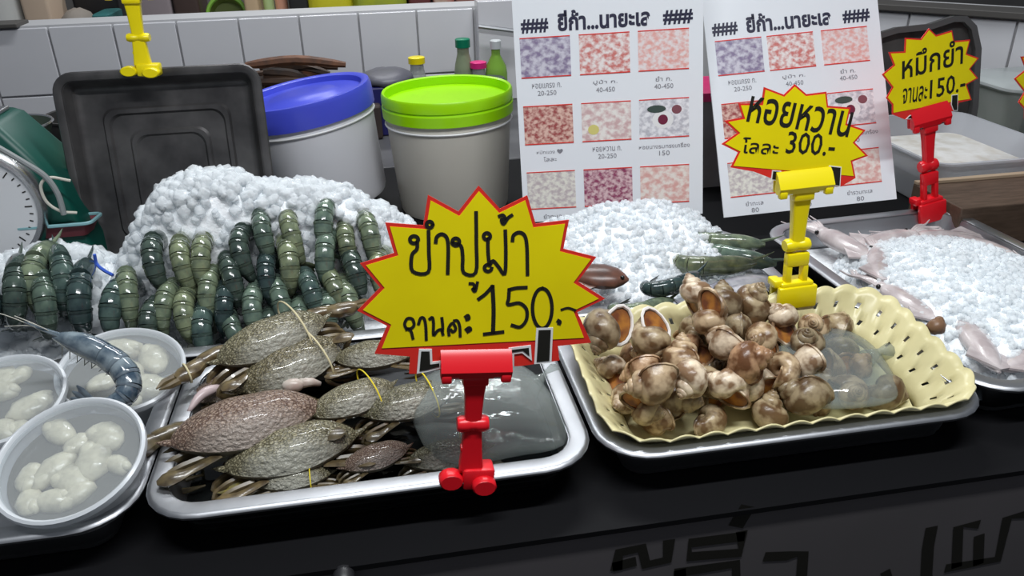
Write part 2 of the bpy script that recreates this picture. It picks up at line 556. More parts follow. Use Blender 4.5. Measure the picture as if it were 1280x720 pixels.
# back bench against the tiled wall
WY = 2.40; WZ = ony(590, 10, WY).z + 0.004
bb = thing('back_workbench', 'dark worn workbench running along the white tiled wall', 'workbench', T(-0.42, 2.07, 0))
MB().box((0, 0, TOP - 0.02), (2.9, 0.62, 0.04), 0.003).build('bench_top', workbench_m, bb, smooth=False)
MB().box((0, 0.03, (TOP - 0.04) / 2), (2.8, 0.54, TOP - 0.04)).build('cabinet', black_top, bb, smooth=False)

# low tiled wall behind
wb = struct(MB().box((-0.6, WY + 0.07, WZ / 2), (3.4, 0.12, WZ)).build('wall_back', grout_m, smooth=False), 'low white tiled wall behind the workbench')
tw = (ony(452, 60, WY).x - ony(226, 60, WY).x) / 3
tx0 = ony(378, 60, WY).x
th1 = WZ - ony(590, 88, WY).z
tile_me = MB().box((0, 0, 0), (tw - 0.005, 0.012, th1 - 0.005), 0.0018).mesh('tile', tile_m, False)
for i in range(-11, 6):
    for j in range(2):
        xx = tx0 + tw * (i + 0.5)
        if -2.2 < xx < 1.05:
            link('tile', tile_me, wb, T(xx, WY + 0.005, WZ - 0.003 - th1 * (j + 0.5)))
MB().box((-1.55, WY + 0.03, WZ + 0.004), (1.30, 0.09, 0.010), 0.002).build('capping', dark_trim, wb, smooth=False)

# tiled pier where the wall turns
pr = struct(MB().box((0.405, WY - 0.036, (WZ + 0.02 + TOP) / 2 + 0.001), (0.20, 0.07, WZ + 0.02 - TOP), 0.002).build('wall_pier', tile_m, smooth=False), 'white tiled pier standing out from the low wall')
MB().tube([ony(598, 33, WY - 0.09), ony(645, 39, WY - 0.09)], 0.006).build('rail', steel, pr)

# right wall, turned towards the stall
a0 = onz(1090, 5, WZ); a1 = onz(1280, 17, WZ)
dr = Vector((a1.x - a0.x, a1.y - a0.y, 0)).normalized()
rw0 = Vector((a0.x, a0.y, 0)) - dr * 0.42
RM = frame((rw0.x, rw0.y, 0), dr, (0, 0, 1))        # local x along the wall, -y... faces the stall
wr = struct(MB().box((0.95, 0.07, WZ / 2), (1.9, 0.12, WZ)).build('wall_right', grout_m, None, RM, smooth=False), 'white tiled wall on the right turning towards the stall')
tile2 = MB().box((0, 0, 0), (0.245, 0.012, 0.205), 0.002).mesh('tile', tile_m, False)
for i in range(7):
    for j in range(2):
        link('tile', tile2, wr, T(0.02 + 0.25 * (i + 0.5), 0.004, WZ - 0.016 - 0.21 * (j + 0.5)))
MB().box((0.95, 0.03, WZ - 0.004), (1.9, 0.10, 0.016), 0.002).build('capping', dark_trim, wr, smooth=False)

# far kitchen wall
struct(MB().box((0.3, 4.6, 1.4), (9, 0.1, 2.8)).build('wall_kitchen', mat('dim_kitchen_wall', (0.20, 0.19, 0.18), 0.8, col2=(0.13, 0.125, 0.12), scale=2), smooth=False), 'dim grey kitchen wall far behind')
kt = thing('kitchen_table', 'steel kitchen table behind the low tiled wall', 'table', T(0.1, 2.95, 0))
MB().box((0, 0, 0.985), (3.6, 0.75, 0.03), 0.004).build('table_top', steel, kt, smooth=False)
for sx in (-1.7, 1.7):
    for sy in (-0.33, 0.33):
        MB().tube([(sx, sy, 0), (sx, sy, 0.97)], 0.02).build('leg', steel, kt)


# ================================================================== trays
def tray_loops(W, D, h, rimw=0.015, R=0.055, emboss=False):
    L = []
    def lp(i, z): L.append(rrect(W - 2 * i, D - 2 * i, max(R - i, 0.006), z))
    lp(rimw + 0.018, 0.0); lp(rimw + 0.013, 0.001); lp(rimw + 0.0015, h - 0.003); lp(0.002, h - 0.0035); lp(0.0, h - 0.006)
    lp(-0.001, h - 0.003); lp(0.001, h - 0.0003); lp(0.004, h); lp(rimw - 0.002, h); lp(rimw, h - 0.001)
    lp(rimw + 0.010, 0.008); lp(rimw + 0.014, 0.004); lp(rimw + 0.02, 0.003)
    if emboss:
        for i, z in ((0.055, 0.003), (0.058, 0.007), (0.064, 0.007), (0.067, 0.003), (0.090, 0.003), (0.093, 0.006), (0.098, 0.006), (0.101, 0.003)):
            L.append(rrect(W - 2 * i, D - 2 * i, 0.02, z))
    return L


def tray(label, x0, x1, y0, y1, m_=steel, h=0.05, rz=0, z=TOP + 0.0005, R=0.055):
    LL = tray_loops(x1 - x0, y1 - y0, h, rimw=0.019, R=R)
    o = MB().loft(LL[:10], cap1=False).loft(LL[9:], mi=1, cap0=False).build('metal_tray', [steel, m_], None, T((x0 + x1) / 2, (y0 + y1) / 2, z) @ RZ(rz), angle=50)
    return tag(o, label, 'tray')


Y0 = 0.606
tray('stainless tray holding the round tubs of shellfish meat', -0.682, -0.251, Y0, 0.893)
crab_tray = tray('stainless tray piled with tied crabs', -0.247, 0.183, Y0, 0.893, steel_wet)
tray('stainless tray under the cream snail basket', 0.189, 0.617, Y0, 0.893)
tray('stainless tray of prawns and ice beside the weighing scale', -0.80, -0.370, 0.905, 1.195)
tray('stainless tray under the tall stack of prawns', -0.364, 0.070, 0.905, 1.195)
tray('stainless tray of fish under crushed ice behind the snails', 0.120, 0.548, 0.905, 1.150)
tray('deep steel tray of squid and crushed ice', 0.605, 0.955, 0.640, 1.145, steel_wet, 0.052, 3.0)

MB().loft([rrect(0.377, 0.236, 0.03, 0), rrect(0.380, 0.239, 0.03, 0.012)]).build('tray_water', water_dark, None, T(-0.032, 0.7495, TOP + 0.006))
tag(bpy.data.objects['tray_water'], 'dark shallow water in the crab tray', 'water')

# upright tray leaning behind the prawns
lp_ = Plane((-0.322, 1.285, TOP + 0.003), 0, 12)
Mlean = lp_.M @ T(0, 0.158, 0)
lt = tag(MB().loft(tray_loops(0.302, 0.316, 0.03, 0.012, 0.03, True)).build('metal_tray', steel_dark, None, Mlean, angle=35),
         'dark stained tray standing upright behind the prawn ice', 'tray')

# ================================================================== price cards and clips


def clip(label, col, M, group, style='barrel', bend=0, up=0.055, top=True, hs=1.0):
    """spring sign clip: clamp below, jointed arm, wide jaw above; local z up, -y to the front"""
    t = thing('sign_clip', label, 'sign clip', M, group)
    if style == 'barrel':
        b = MB().box((0.006, 0, 0.008), (0.026, 0.020, 0.024), 0.003)
        b.lathe([(0, -0.007), (0.0085, -0.007), (0.010, -0.005), (0.010, 0.005), (0.0085, 0.007), (0, 0.007)], 14, T(-0.016, -0.003, 0.006) @ RX(90))
        b.lathe([(0, -0.008), (0.0085, -0.008), (0.010, -0.006), (0.010, 0.006), (0.0085, 0.008), (0, 0.008)], 14, T(0.010, -0.010, 0.004) @ RX(90))
        b.box((-0.004, 0.002, 0.004), (0.016, 0.012, 0.010), 0.002)
        b.build('clamp', col, t)
        l = MB().box((-0.0085, 0, 0.026), (0.005, 0.008, 0.028), 0.001, RY(6))
        l.box((-0.002, 0, 0.041), (0.014, 0.008, 0.006), 0.001)
        l.build('lever', col, t)
    else:
        b = MB().box((0, -0.010, 0.002), (0.040, 0.008, 0.030), 0.002)
        b.box((0, 0.012, 0.006), (0.036, 0.007, 0.024), 0.002)
        b.box((0, 0.000, 0.019), (0.034, 0.022, 0.006), 0.002)
        b.build('clamp', col, t)
        l = MB().box((-0.018, 0.002, 0.020), (0.010, 0.018, 0.010), 0.002)
        l.build('lever', col, t)
    a = MB()
    if style == 'barrel':
        a.loft([rrect(0.019, 0.013, 0.002, 0.018, 3), rrect(0.0165, 0.011, 0.002, 0.040, 3), rrect(0.0145, 0.011, 0.002, 0.066, 3)])
    else:
        for sx in (-1, 1):
            a.box((sx * 0.0085, -0.003, 0.034), (0.006, 0.010, 0.028), 0.0015)
        a.box((0, -0.003, 0.052), (0.023, 0.011, 0.018), 0.002)
    a.build('lower_arm', col, t)
    j = MB().lathe([(0, -0.0125), (0.007, -0.0125), (0.0085, -0.010), (0.0085, -0.004), (0.0075, -0.002), (0.0075, 0.002), (0.0085, 0.004), (0.0085, 0.010), (0.007, 0.0125), (0, 0.0125)], 14, T(0, 0, 0.070) @ RY(90))
    j.build('joint', col, t)
    B = T(0, 0, 0.070) @ RY(bend)
    u = MB()
    u.loft([rrect(0.0125, 0.010, 0.002, 0.002, 3), rrect(0.0155, 0.011, 0.002, up * 0.62, 3), rrect(0.0195, 0.013, 0.002, up, 3)], M=B)
    u.box((0, -0.003, up * 0.93), (0.0205, 0.012, 0.012), 0.002, B)
    u.build('upper_arm', col, t)
    if top:
        J = B @ T(0, 0, up)
        q = MB()
        prof = [(-0.010, 0.000), (-0.013, 0.008), (-0.006, 0.022), (-0.001, 0.027), (-0.001, 0.004), (-0.004, 0.0)]   # (y,z) front jaw
        for sgn in (1,):
            w2 = 0.0275
            vs = [(-w2, p[0], p[1]) for p in prof] + [(w2, p[0], p[1]) for p in prof]
            n = len(prof)
            fs = [list(range(n - 1, -1, -1)), [n + i for i in range(n)]] + [[i, (i + 1) % n, n + (i + 1) % n, n + i] for i in range(n)]
            q.add(vs, fs, 0, J)
        q.box((0, 0.006, 0.010), (0.052, 0.005, 0.022), 0.0015, J)
        q.box((0, -0.001, 0.001), (0.030, 0.014, 0.007), 0.0015, J)
        for sx in (-1, 1):
            q.box((sx * 0.023, -0.009, 0.000), (0.008, 0.007, 0.009), 0.0015, J)
        q.build('jaw', col, t, angle=30)
        for sx in (-1, 1):
            MB().lathe([(0, -0.003), (0.0025, -0.003), (0.0025, 0.003), (0, 0.003)], 8, J @ T(sx * 0.0165, -0.008, 0.001) @ RY(90)).build('spring_pin', chrome, t)
    return t


def star_card(label, pl, outer, sc, ox, oy, inset, strokes, group, bars=(), cut_y=None, prints=()):
    """outline traced in a crop (scale sc, offset ox, oy), laid out on a standing plane with real size"""
    f = lambda p: pl.uv(ox + p[0] / sc, oy + p[1] / sc)
    t = thing('price_card', label, 'price card', pl.M, group)
    P = [f(p) for p in outer['red']]
    MB().prism(P, -0.0012, 0.0).build('red_border', card_red, t, smooth=False)
    Yp = offset_poly([f(p) for p in outer['star']], inset)
    MB().prism(Yp, 0.0, 0.0005).build('yellow_face', card_yellow, t, smooth=False)
    lb = MB()
    for pts, wd in strokes:
        lb.ribbon([f(p) for p in pts], wd / sc * 0.00072, 0.0009, smooth=len(pts) > 2)
    for body, bl, br, hh, bold in prints:
        A = Vector(f(bl)); Bq = Vector(f(br)); e = Bq - A
        vs, fs = text_mesh(body, 1.0, (e.length, hh), bold)
        an = math.atan2(e.y, e.x)
        lb.add(vs, fs, 0, T(A.x, A.y, 0.0009) @ Matrix.Rotation(an, 4, 'Z'))
    lb.build('lettering', ink, t, smooth=False)
    if bars:
        for poly in bars:
            q = [f(p) for p in poly]
            wo = MB().prism(q, 0.0, 0.0010).build('white_print', white_print, t, smooth=False)
            MB().prism(offset_poly(q, 0.0021 if sc < 4 else 0.0012), 0.001, 0.0014).build('black_print', ink, wo, smooth=False)
    return t


def circ(cx, cy, rx, ry=None, a0=0, a1=360, n=10):
    ry = ry or rx
    return [(cx + rx * math.cos(math.radians(a0 + (a1 - a0) * i / n)), cy + ry * math.sin(math.radians(a0 + (a1 - a0) * i / n))) for i in range(n + 1)]


# card 1 : crab salad
S1 = [(48, 485), (130, 402), (58, 315), (180, 278), (148, 168), (285, 178), (302, 68), (412, 128), (485, 35), (562, 118), (660, 70),
      (690, 172), (810, 158), (790, 262), (908, 292), (842, 380), (940, 442), (840, 490), (890, 600), (110, 640), (155, 540)]
S1R = S1[:19] + [(770, 612), (776, 664), (640, 684), (300, 700), (268, 712), (234, 712), (238, 650), (110, 640), (155, 540)]
K = 13
ST1 = [
    (circ(252, 228, 15, 13, 60, 400) + [(262, 262), (244, 285), (247, 342), (303, 345), (305, 270), (304, 198)], K),
    (circ(308, 174, 11, 11), K),
    ([(330, 238), (334, 218), (352, 208), (370, 222), (375, 262), (373, 350)], K),
    (circ(402, 236, 13, 13, 180, 520) + [(420, 250), (427, 290), (430, 346), (474, 346), (476, 240), (475, 130)], K),
    ([(452, 386), (466, 388), (470, 404), (462, 404), (472, 414), (480, 382)], 11),
    (circ(514, 216, 12, 12, 90, 430) + [(518, 270), (522, 318)], K),
    (circ(518, 330, 13, 12, 0, 300) + [(536, 304), (556, 326), (578, 352), (582, 280), (580, 196)], K),
    ([(558, 144), (572, 140), (580, 154), (566, 156), (574, 172), (590, 150), (604, 140)], 12),
    ([(606, 232), (610, 212), (630, 202), (650, 214), (658, 256), (660, 354)], K),
    ([(226, 552), (218, 532), (228, 512), (246, 514), (252, 535), (240, 548), (224, 548), (240, 556), (248, 584)], 11),
    ([(268, 532), (276, 510), (288, 512), (294, 540), (296, 588)], 11),
    ([(308, 514), (318, 508), (322, 530), (322, 572), (336, 556), (350, 552), (356, 570)], 11),
    ([(352, 510), (355, 540), (354, 562)], 11),
    ([(378, 572), (376, 548), (390, 528), (402, 548), (392, 560), (384, 552)], 11),
    ([(396, 520), (408, 520), (416, 540), (418, 576)], 11),
    ([(436, 506), (446, 500), (450, 512), (440, 516)], 11),
    ([(438, 552), (450, 544), (456, 552), (444, 560)], 11),
    ([(484, 442), (508, 424), (534, 396)], K), ([(534, 396), (538, 480), (536, 564)], 15), ([(504, 568), (540, 564), (572, 560)], K),
    ([(656, 400), (620, 402), (594, 408)], K), ([(594, 408), (592, 440), (590, 462), (630, 456), (656, 478), (656, 516), (634, 542), (604, 536)], K),
    (circ(713, 475, 35, 72, -90, 272, 16), K),
    ([(770, 520), (776, 524), (774, 530)], 15), ([(782, 480), (806, 474), (832, 482)], 9),
]
pl1 = Plane(ony(585, 560, 0.612), 0, 9)
cards = 'yellow star price cards'
star_card('large yellow star price card reading 150 clipped to the crab tray', pl1, {'red': S1R, 'star': S1[:18] + [(880, 592), (118, 632), (155, 540)]}, 2.88, 430, 220,
          0.0030, ST1, cards,
          bars=[[(262, 710), (270, 622), (316, 622), (318, 668), (350, 664), (352, 690), (300, 704)],
                [(684, 676), (692, 546), (752, 544), (746, 670)],
                [(590, 640), (592, 618), (672, 608), (676, 664), (640, 636), (612, 640), (612, 684), (590, 680)]])
# its red clip stands on the front rim
c1 = onz(588, 598, RIM); c1 = Vector((c1.x, Y0 + 0.008, RIM - 0.008))
jw = pl1.uv(594, 462)
jpt = pl1.O + pl1.U * jw[0] + pl1.V * jw[1]
def clip_to(label, col, base, target, group, style, up, bend=0, yaw=0, wx=1.0):
    """stand the clip on base with its jaw mouth at target"""
    d = target - base
    z = d.normalized()
    Mx = frame(base, Vector((math.cos(math.radians(yaw)), math.sin(math.radians(yaw)), 0)), z)
    # frame() keeps x exact, so rebuild with z exact
    x = Vector((math.cos(math.radians(yaw)), math.sin(math.radians(yaw)), 0)); x = (x - z * x.dot(z)).normalized(); y = z.cross(x)
    Mx = Matrix(((x.x, y.x, z.x, base.x), (x.y, y.y, z.y, base.y), (x.z, y.z, z.z, base.z), (0, 0, 0, 1)))
    s = d.length / (0.070 + up + 0.004)
    return clip(label, col, Mx @ Matrix.Diagonal((s * 1.30 * wx, s * 1.2 * wx, s, 1)), group, style, bend, up)
clip_to('red plastic sign clip gripping the front rim of the crab tray', red_pl, c1, jpt + pl1.N * -0.000, 'plastic sign clips', 'barrel', 0.058)

# card 2 : sweet snails
S2 = [(105, 385), (200, 318), (120, 245), (232, 225), (205, 140), (345, 140), (360, 42), (480, 88), (545, 25), (615, 85), (735, 70), (745, 155), (880, 165),
      (858, 262), (970, 300), (905, 375), (985, 455), (890, 490), (910, 588), (160, 525), (205, 435)]
S2R = S2[:19] + [(820, 640), (720, 640), (430, 600), (300, 550), (160, 525), (205, 435)]
yc = onz(990, 378, 0.935)
pl2 = Plane(ony(990, 250, 0.850), 0, 10)
star_card('yellow star price card reading 300 above the snail basket', pl2, {'red': S2R, 'star': S2}, 4.8, 880, 100, 0.0022, [], cards,
          bars=[[(738, 625), (748, 512), (822, 520), (815, 640)], [(400, 600), (408, 540), (462, 545), (455, 605)], [(690, 620), (695, 570), (728, 572), (725, 625)]],
          prints=[('หอยหวาน', (250, 250), (860, 345), 0.030, 0.012), ('โลละ', (222, 438), (440, 450), 0.0185, 0.010), ('300.-', (485, 440), (775, 458), 0.026, 0.008)])
j2 = pl2.uv(1002, 234); j2 = pl2.O + pl2.U * j2[0] + pl2.V * j2[1]
b2 = onz(990, 374, 0.930); b2.y = 0.872
clip_to('yellow plastic sign clip gripping the back rim of the snail basket', yellow_pl, ony(990, 368, 0.846), j2, 'plastic sign clips', 'block', 0.072)

# card 3 : squid
S3 = [(70, 350), (150, 285), (115, 195), (225, 190), (230, 95), (340, 102), (395, 30), (445, 78), (555, 45), (568, 118), (680, 108), (655, 205), (740, 235),
      (680, 310), (735, 375), (655, 420), (690, 525), (590, 540), (140, 625), (140, 560), (98, 512), (140, 440)]
S3R = S3[:16] + [(690, 525), (600, 545), (590, 600), (480, 610), (240, 665), (140, 625), (140, 560), (98, 512), (140, 440)]
pl3 = Plane(ony(1160, 200, 1.138), 8, 6)
star_card('yellow star price card reading 150 above the squid tray', pl3, {'red': S3R, 'star': S3}, 5.537, 1090, 30, 0.0022, [], cards,
          bars=[[(545, 560), (548, 490), (592, 485), (590, 600), (560, 600)], [(230, 660), (260, 630), (310, 625), (300, 655)], [(480, 600), (485, 570), (535, 560), (530, 600)]],
          prints=[('หมึกยำ', (205, 385), (625, 275), 0.040, 0.012), ('จานละ', (205, 555), (375, 528), 0.024, 0.010), ('150.-', (395, 520), (640, 462), 0.030, 0.010)])
j3 = pl3.uv(1160, 152); j3 = pl3.O + pl3.U * j3[0] + pl3.V * j3[1]
b3 = ony(1160, 264, 1.136)
clip_to('red plastic sign clip on the back rim of the squid tray', red_pl, b3, j3, 'plastic sign clips', 'block', 0.060, wx=0.78)

# card 4 : only its edge is in the picture, on a clip of its own
pl4 = Plane(ony(1322, 105, 1.20), 10, 6)
S4 = [(p[0] + 915, p[1] + 30) for p in S3]
star_card('yellow star price card beyond the clear food tub', pl4, {'red': S4, 'star': S4}, 5.537, 1090, 30, 0.0022, [], cards,
          prints=[('150.-', (1300, 520), (1540, 470), 0.030, 0.010)])
j4 = pl4.uv(1330, 150); j4 = pl4.O + pl4.U * j4[0] + pl4.V * j4[1]
clip_to('red plastic sign clip beyond the clear food tub', red_pl, Vector((j4.x, j4.y, TOP + 0.015)), j4, 'plastic sign clips', 'block', 0.060)

# yellow clip on the upright tray
tp = ony(181, 92, 1.312)
clip_to('yellow plastic sign clip on top of the dark upright tray', yellow_pl, tp, ony(164, -6, 1.318), 'plastic sign clips', 'barrel', 0.075, wx=1.3)

# ================================================================== menu sheets
photo_cols = [((0.62, 0.60, 0.68), (0.25, 0.20, 0.32)), ((0.85, 0.78, 0.76), (0.62, 0.20, 0.18)), ((0.82, 0.74, 0.74), (0.78, 0.40, 0.36)),
              ((0.74, 0.50, 0.42), (0.35, 0.08, 0.08)), ((0.84, 0.80, 0.76), (0.62, 0.42, 0.42)), ((0.84, 0.84, 0.87), (0.50, 0.50, 0.55)),
              ((0.80, 0.78, 0.70), (0.52, 0.45, 0.46)), ((0.70, 0.50, 0.52), (0.28, 0.05, 0.12)), ((0.85, 0.78, 0.72), (0.72, 0.40, 0.36))]
photo_m = [mat('food_photo_print_%s' % 'abcdefghi'[i], a, 0.3, col2=b, scale=85 + 14 * (i % 4), detail=3, lo=0.40, hi=0.62, stretch=(1, 1.3, 1)) for i, (a, b) in enumerate(photo_cols)]
captions = [('หอยแครง ก.', '20-250'), ('ปูม้า ก.', '40-450'), ('ยำ ก.', '40-450'), ('หมึกแดง ♥', 'โลละ'), ('หอยหวาน ก.', '20-250'), ('หอยนางรมทรงเครื่อง', '150'),
            ('ยำทะเล', '80'), ('ยำปู', '150'), ('ยำรวมทะเล', '80')]


def menu(label, pl, w_, h_, x0s, y0s, pw, ph, title_y, M2=None):
    """printed sheet: plane local u,v from lower left"""
    t = thing('menu_sheet', label, 'menu', pl.M, 'printed food menus')
    MB().prism([(0, 0), (w_, 0), (w_, h_), (0, h_)], -0.003, 0.0).build('sheet', paper, t, smooth=False)
    tb = MB()
    for body, a, b, hh in (('###', 0.012, 0.055, 0.021), ('###', w_ - 0.062, w_ - 0.016, 0.021), ('ยี่ก้า...นายะเล', 0.070, w_ - 0.082, 0.031)):
        vs, fs = text_mesh(body, 1.0, (b - a, hh), 0.035)
        tb.add(vs, fs, 0, T(a, title_y, 0.0006))
    tb.build('title_lettering', ink_blue, t, smooth=False)
    k = 0
    for r, yy in enumerate(y0s):
        for c, xx in enumerate(x0s):
            ph_o = MB().prism([(-pw / 2, -ph / 2), (pw / 2, -ph / 2), (pw / 2, ph / 2), (-pw / 2, ph / 2)], 0.0, 0.0006).build('food_photo', photo_m[k], t, T(xx + pw / 2, yy + ph / 2, 0), smooth=False)
            for yb in (-ph / 2, ph / 2 - 0.0016):
                MB().prism([(-pw / 2, yb), (pw / 2, yb), (pw / 2, yb + 0.0016), (-pw / 2, yb + 0.0016)], 0.0006, 0.0010).build('red_rule', card_red, ph_o, smooth=False)
            if k == 5:
                MB().prism(circ(-0.002, -0.002, 0.017, 0.014, n=18)[:-1], 0.0006, 0.0009).build('printed_dish', white_print, ph_o, smooth=False)
                MB().prism(circ(-0.002, -0.002, 0.008, 0.008, n=14)[:-1], 0.0009, 0.0012).build('printed_sauce', mat('dark_red_print', (0.16, 0.02, 0.05), 0.4), ph_o, smooth=False)
                MB().prism(circ(-0.012, 0.015, 0.015, 0.006, n=14)[:-1], 0.0006, 0.0011).build('printed_garnish', mat('dark_green_print', (0.05, 0.08, 0.07), 0.4), ph_o, smooth=False)
                MB().prism(circ(0.020, 0.013, 0.008, 0.007, n=14)[:-1], 0.0006, 0.0011).build('printed_garnish', mat('maroon_print', (0.22, 0.08, 0.10), 0.4), ph_o, smooth=False)
            if k == 4:
                MB().prism(circ(-0.021, -0.012, 0.009, 0.008, n=14)[:-1], 0.0006, 0.0010).build('printed_lemon', mat('lemon_print', (0.66, 0.60, 0.20), 0.4), ph_o, smooth=False)
            cb = MB()
            for q, body in enumerate(captions[k]):
                wd = min(pw * 1.05, 0.0043 * len(body) + 0.004)
                vs, fs = text_mesh(body, 1.0, (wd, 0.0075), 0.0)
                cb.add(vs, fs, 0, T(xx + pw / 2 - wd / 2, yy - 0.0165 - 0.0115 * q, 0.0006))
            cb.build('caption', ink_grey, t, smooth=False)
            k += 1
    return t


def menu_plane(bl, br, lean, roll, z=RIM):
    A = onz(bl[0], bl[1], z); B = onz(br[0], br[1], z)
    yaw = math.degrees(math.atan2(B.y - A.y, B.x - A.x))
    return Plane(A, yaw, lean, roll), (B - A).length


mp1, mw1 = menu_plane((655, 278), (878, 277), 11, 2.6)
U = lambda pl, x, y: pl.uv(x, y)
def layout(pl, px):   # pixel boxes of photos -> local lower-left grid
    xs = [pl.uv(*p)[0] for p in px[0]]; ys = [pl.uv(*p)[1] for p in px[1]]
    return xs, ys
xs1 = [U(mp1, 652, 98)[0], U(mp1, 725, 90)[0], U(mp1, 798, 85)[0]]
ys1 = [U(mp1, 760, 92)[1], U(mp1, 760, 176)[1], U(mp1, 762, 257)[1]]
pw1 = U(mp1, 788, 68)[0] - U(mp1, 725, 70)[0]; ph1 = U(mp1, 757, 41)[1] - U(mp1, 760, 92)[1]
menu('white menu sheet with nine food photos and nothing in front of its title', mp1, mw1, 0.415, xs1, ys1, pw1, ph1, U(mp1, 750, 36)[1])
mp2, mw2 = menu_plane((905, 272), (1122, 264), 25, 4.0)
xs2 = [U(mp2, 897, 88)[0], U(mp2, 962, 85)[0], U(mp2, 1030, 82)[0]]
ys2 = [U(mp2, 990, 86)[1], U(mp2, 1000, 164)[1], U(mp2, 1010, 237)[1]]
pw2 = U(mp2, 1020, 62)[0] - U(mp2, 962, 65)[0]; ph2 = U(mp2, 990, 42)[1] - U(mp2, 992, 86)[1]
menu('white menu sheet half covered by a yellow star card', mp2, mw2, 0.415, xs2, ys2, pw2, ph2, U(mp2, 990, 36)[1])

# ================================================================== cream basket


BKY, BKZ, BKT = 0.7365, 0.8695, 6.5


def basket():
    W0, D0 = 0.330, 0.158
    t = thing('plastic_basket', 'cream plastic basket with scalloped pierced sides full of snails', 'basket', T(0.4065, BKY, BKZ) @ RX(BKT))
    per = rrect(1, 1, 0.12, 0, 6)
    # dense walk round a rounded rectangle, scallops along it
    def loop(w_, d, r, N):
        pts = [Vector(p) for p in rrect(w_, d, r, 0, 8)]
        L = [0.0]
        for i in range(len(pts)):
            L.append(L[-1] + (pts[(i + 1) % len(pts)] - pts[i]).length)
        tot = L[-1]; out = []; k = 0
        for i in range(N):
            s_ = tot * i / N
            while L[k + 1] < s_: k += 1
            f = (s_ - L[k]) / max(L[k + 1] - L[k], 1e-9)
            out.append(pts[k].lerp(pts[(k + 1) % len(pts)], f))
        return out
    SC = 40; SUB = 6; N = SC * SUB
    rows = [(0.0, 0.0), (0.10, 0.012), (0.25, 0.020), (0.38, 0.024), (0.55, 0.034), (0.67, 0.040), (0.82, 0.047), (1.0, 0.054)]
    vs = []; fs = []
    flare_x, flare_y = 0.045, 0.036
    for q, (f, hh) in enumerate(rows):
        lp = loop(W0 + 2 * flare_x * f, D0 + 2 * flare_y * f, 0.032 + 0.022 * f, N)
        for i, p in enumerate(lp):
            z = hh
            if q >= 6:
                sc = abs(math.sin(math.pi * ((i % SUB) / SUB)))
                z += (sc * 0.006 - 0.003) * (1 if q == 7 else 0.4)
            vs.append((p.x, p.y, z))
    for q in range(len(rows) - 1):
        for i in range(N):
            s_ = i % SUB
            if q == 2 and s_ in (0,): continue
            if q == 4 and s_ in (3,): continue
            i2 = (i + 1) % N
            fs.append([q * N + i, q * N + i2, (q + 1) * N + i2, (q + 1) * N + i])
    wl = MB().add(vs, fs).build('pierced_wall', cream_pl, t)
    sm = wl.modifiers.new('thickness', 'SOLIDIFY'); sm.thickness = 0.002; sm.offset = 1
    base = loop(W0, D0, 0.03, 48)
    MB().prism([(p.x, p.y) for p in base], 0.0, 0.002).build('base', cream_pl, t, smooth=False)
    return t


bk = basket()

# ================================================================== snails
rng = random.Random(7)


def snail_mesh(seed):
    r_ = random.Random(seed)
    Tn = 4.3; per = 16; n = int(Tn * per); k = 1.72; S = 14
    vs = []; fs = []
    H = 0.030
    for i in range(n + 1):
        t = i / per
        g = k ** (t - Tn)
        a = 0.0125 * g; ro = 0.0098 * g
        zc = H * (1 - g) - 0.004
        ang = 2 * math.pi * t
        er = Vector((math.cos(ang), math.sin(ang), 0))
        for j in range(S):
            b = 2 * math.pi * j / S
            cz = math.sin(b)
            vs.append(er * (ro + a * math.cos(b)) + Vector((0, 0, zc + a * cz * (1.05 if cz > 0 else 1.55))))
    for i in range(n):
        for j in range(S):
            j2 = (j + 1) % S
            fs.append([i * S + j, (i + 1) * S + j, (i + 1) * S + j2, i * S + j2])
    ap = [vs[n * S + j] for j in range(S)]
    return vs, fs, ap


sv, sf, sap = snail_mesh(1)
snail_shell = MB().add(sv, sf).mesh('shell', shell_m, True, None)
apc = sum(sap, Vector()) / len(sap)
apn = Vector((-math.sin(2 * math.pi * 4.3), math.cos(2 * math.pi * 4.3), 0))
ob = MB()
ob.add([apc - apn * 0.001] + [apc + (p - apc) * 0.86 - apn * 0.0005 for p in sap], [[0, 1 + j, 1 + (j + 1) % len(sap)] for j in range(len(sap))] )
snail_op = ob.mesh('operculum', operc_m)
lb = MB()
lp = [apc + (p - apc) * 1.0 for p in sap]
vs = []; fs = []
for i, p in enumerate(lp):
    e = (p - apc).normalized()
    for kx in range(6):
        b = 2 * math.pi * kx / 6
        vs.append(p + (e * math.cos(b) + apn * math.sin(b)) * 0.0016)
for i in range(len(lp)):
    for kx in range(6):
        i2 = (i + 1) % len(lp); k2 = (kx + 1) % 6
        fs.append([i * 6 + kx, i2 * 6 + kx, i2 * 6 + k2, i * 6 + k2])
lb.add(vs, fs)
snail_lip_white = lb.mesh('shell_lip', lip_m); snail_lip = lb.mesh('shell_lip', shell_m)


def make_snail(M, label, group, lip=None):
    t = thing('sea_snail', label, 'snail', M, group)
    link('shell', snail_shell, t); link('operculum', snail_op, t); link('shell_lip', lip or snail_lip, t)
    tint(t, 'snail_shell', rng)
    return t


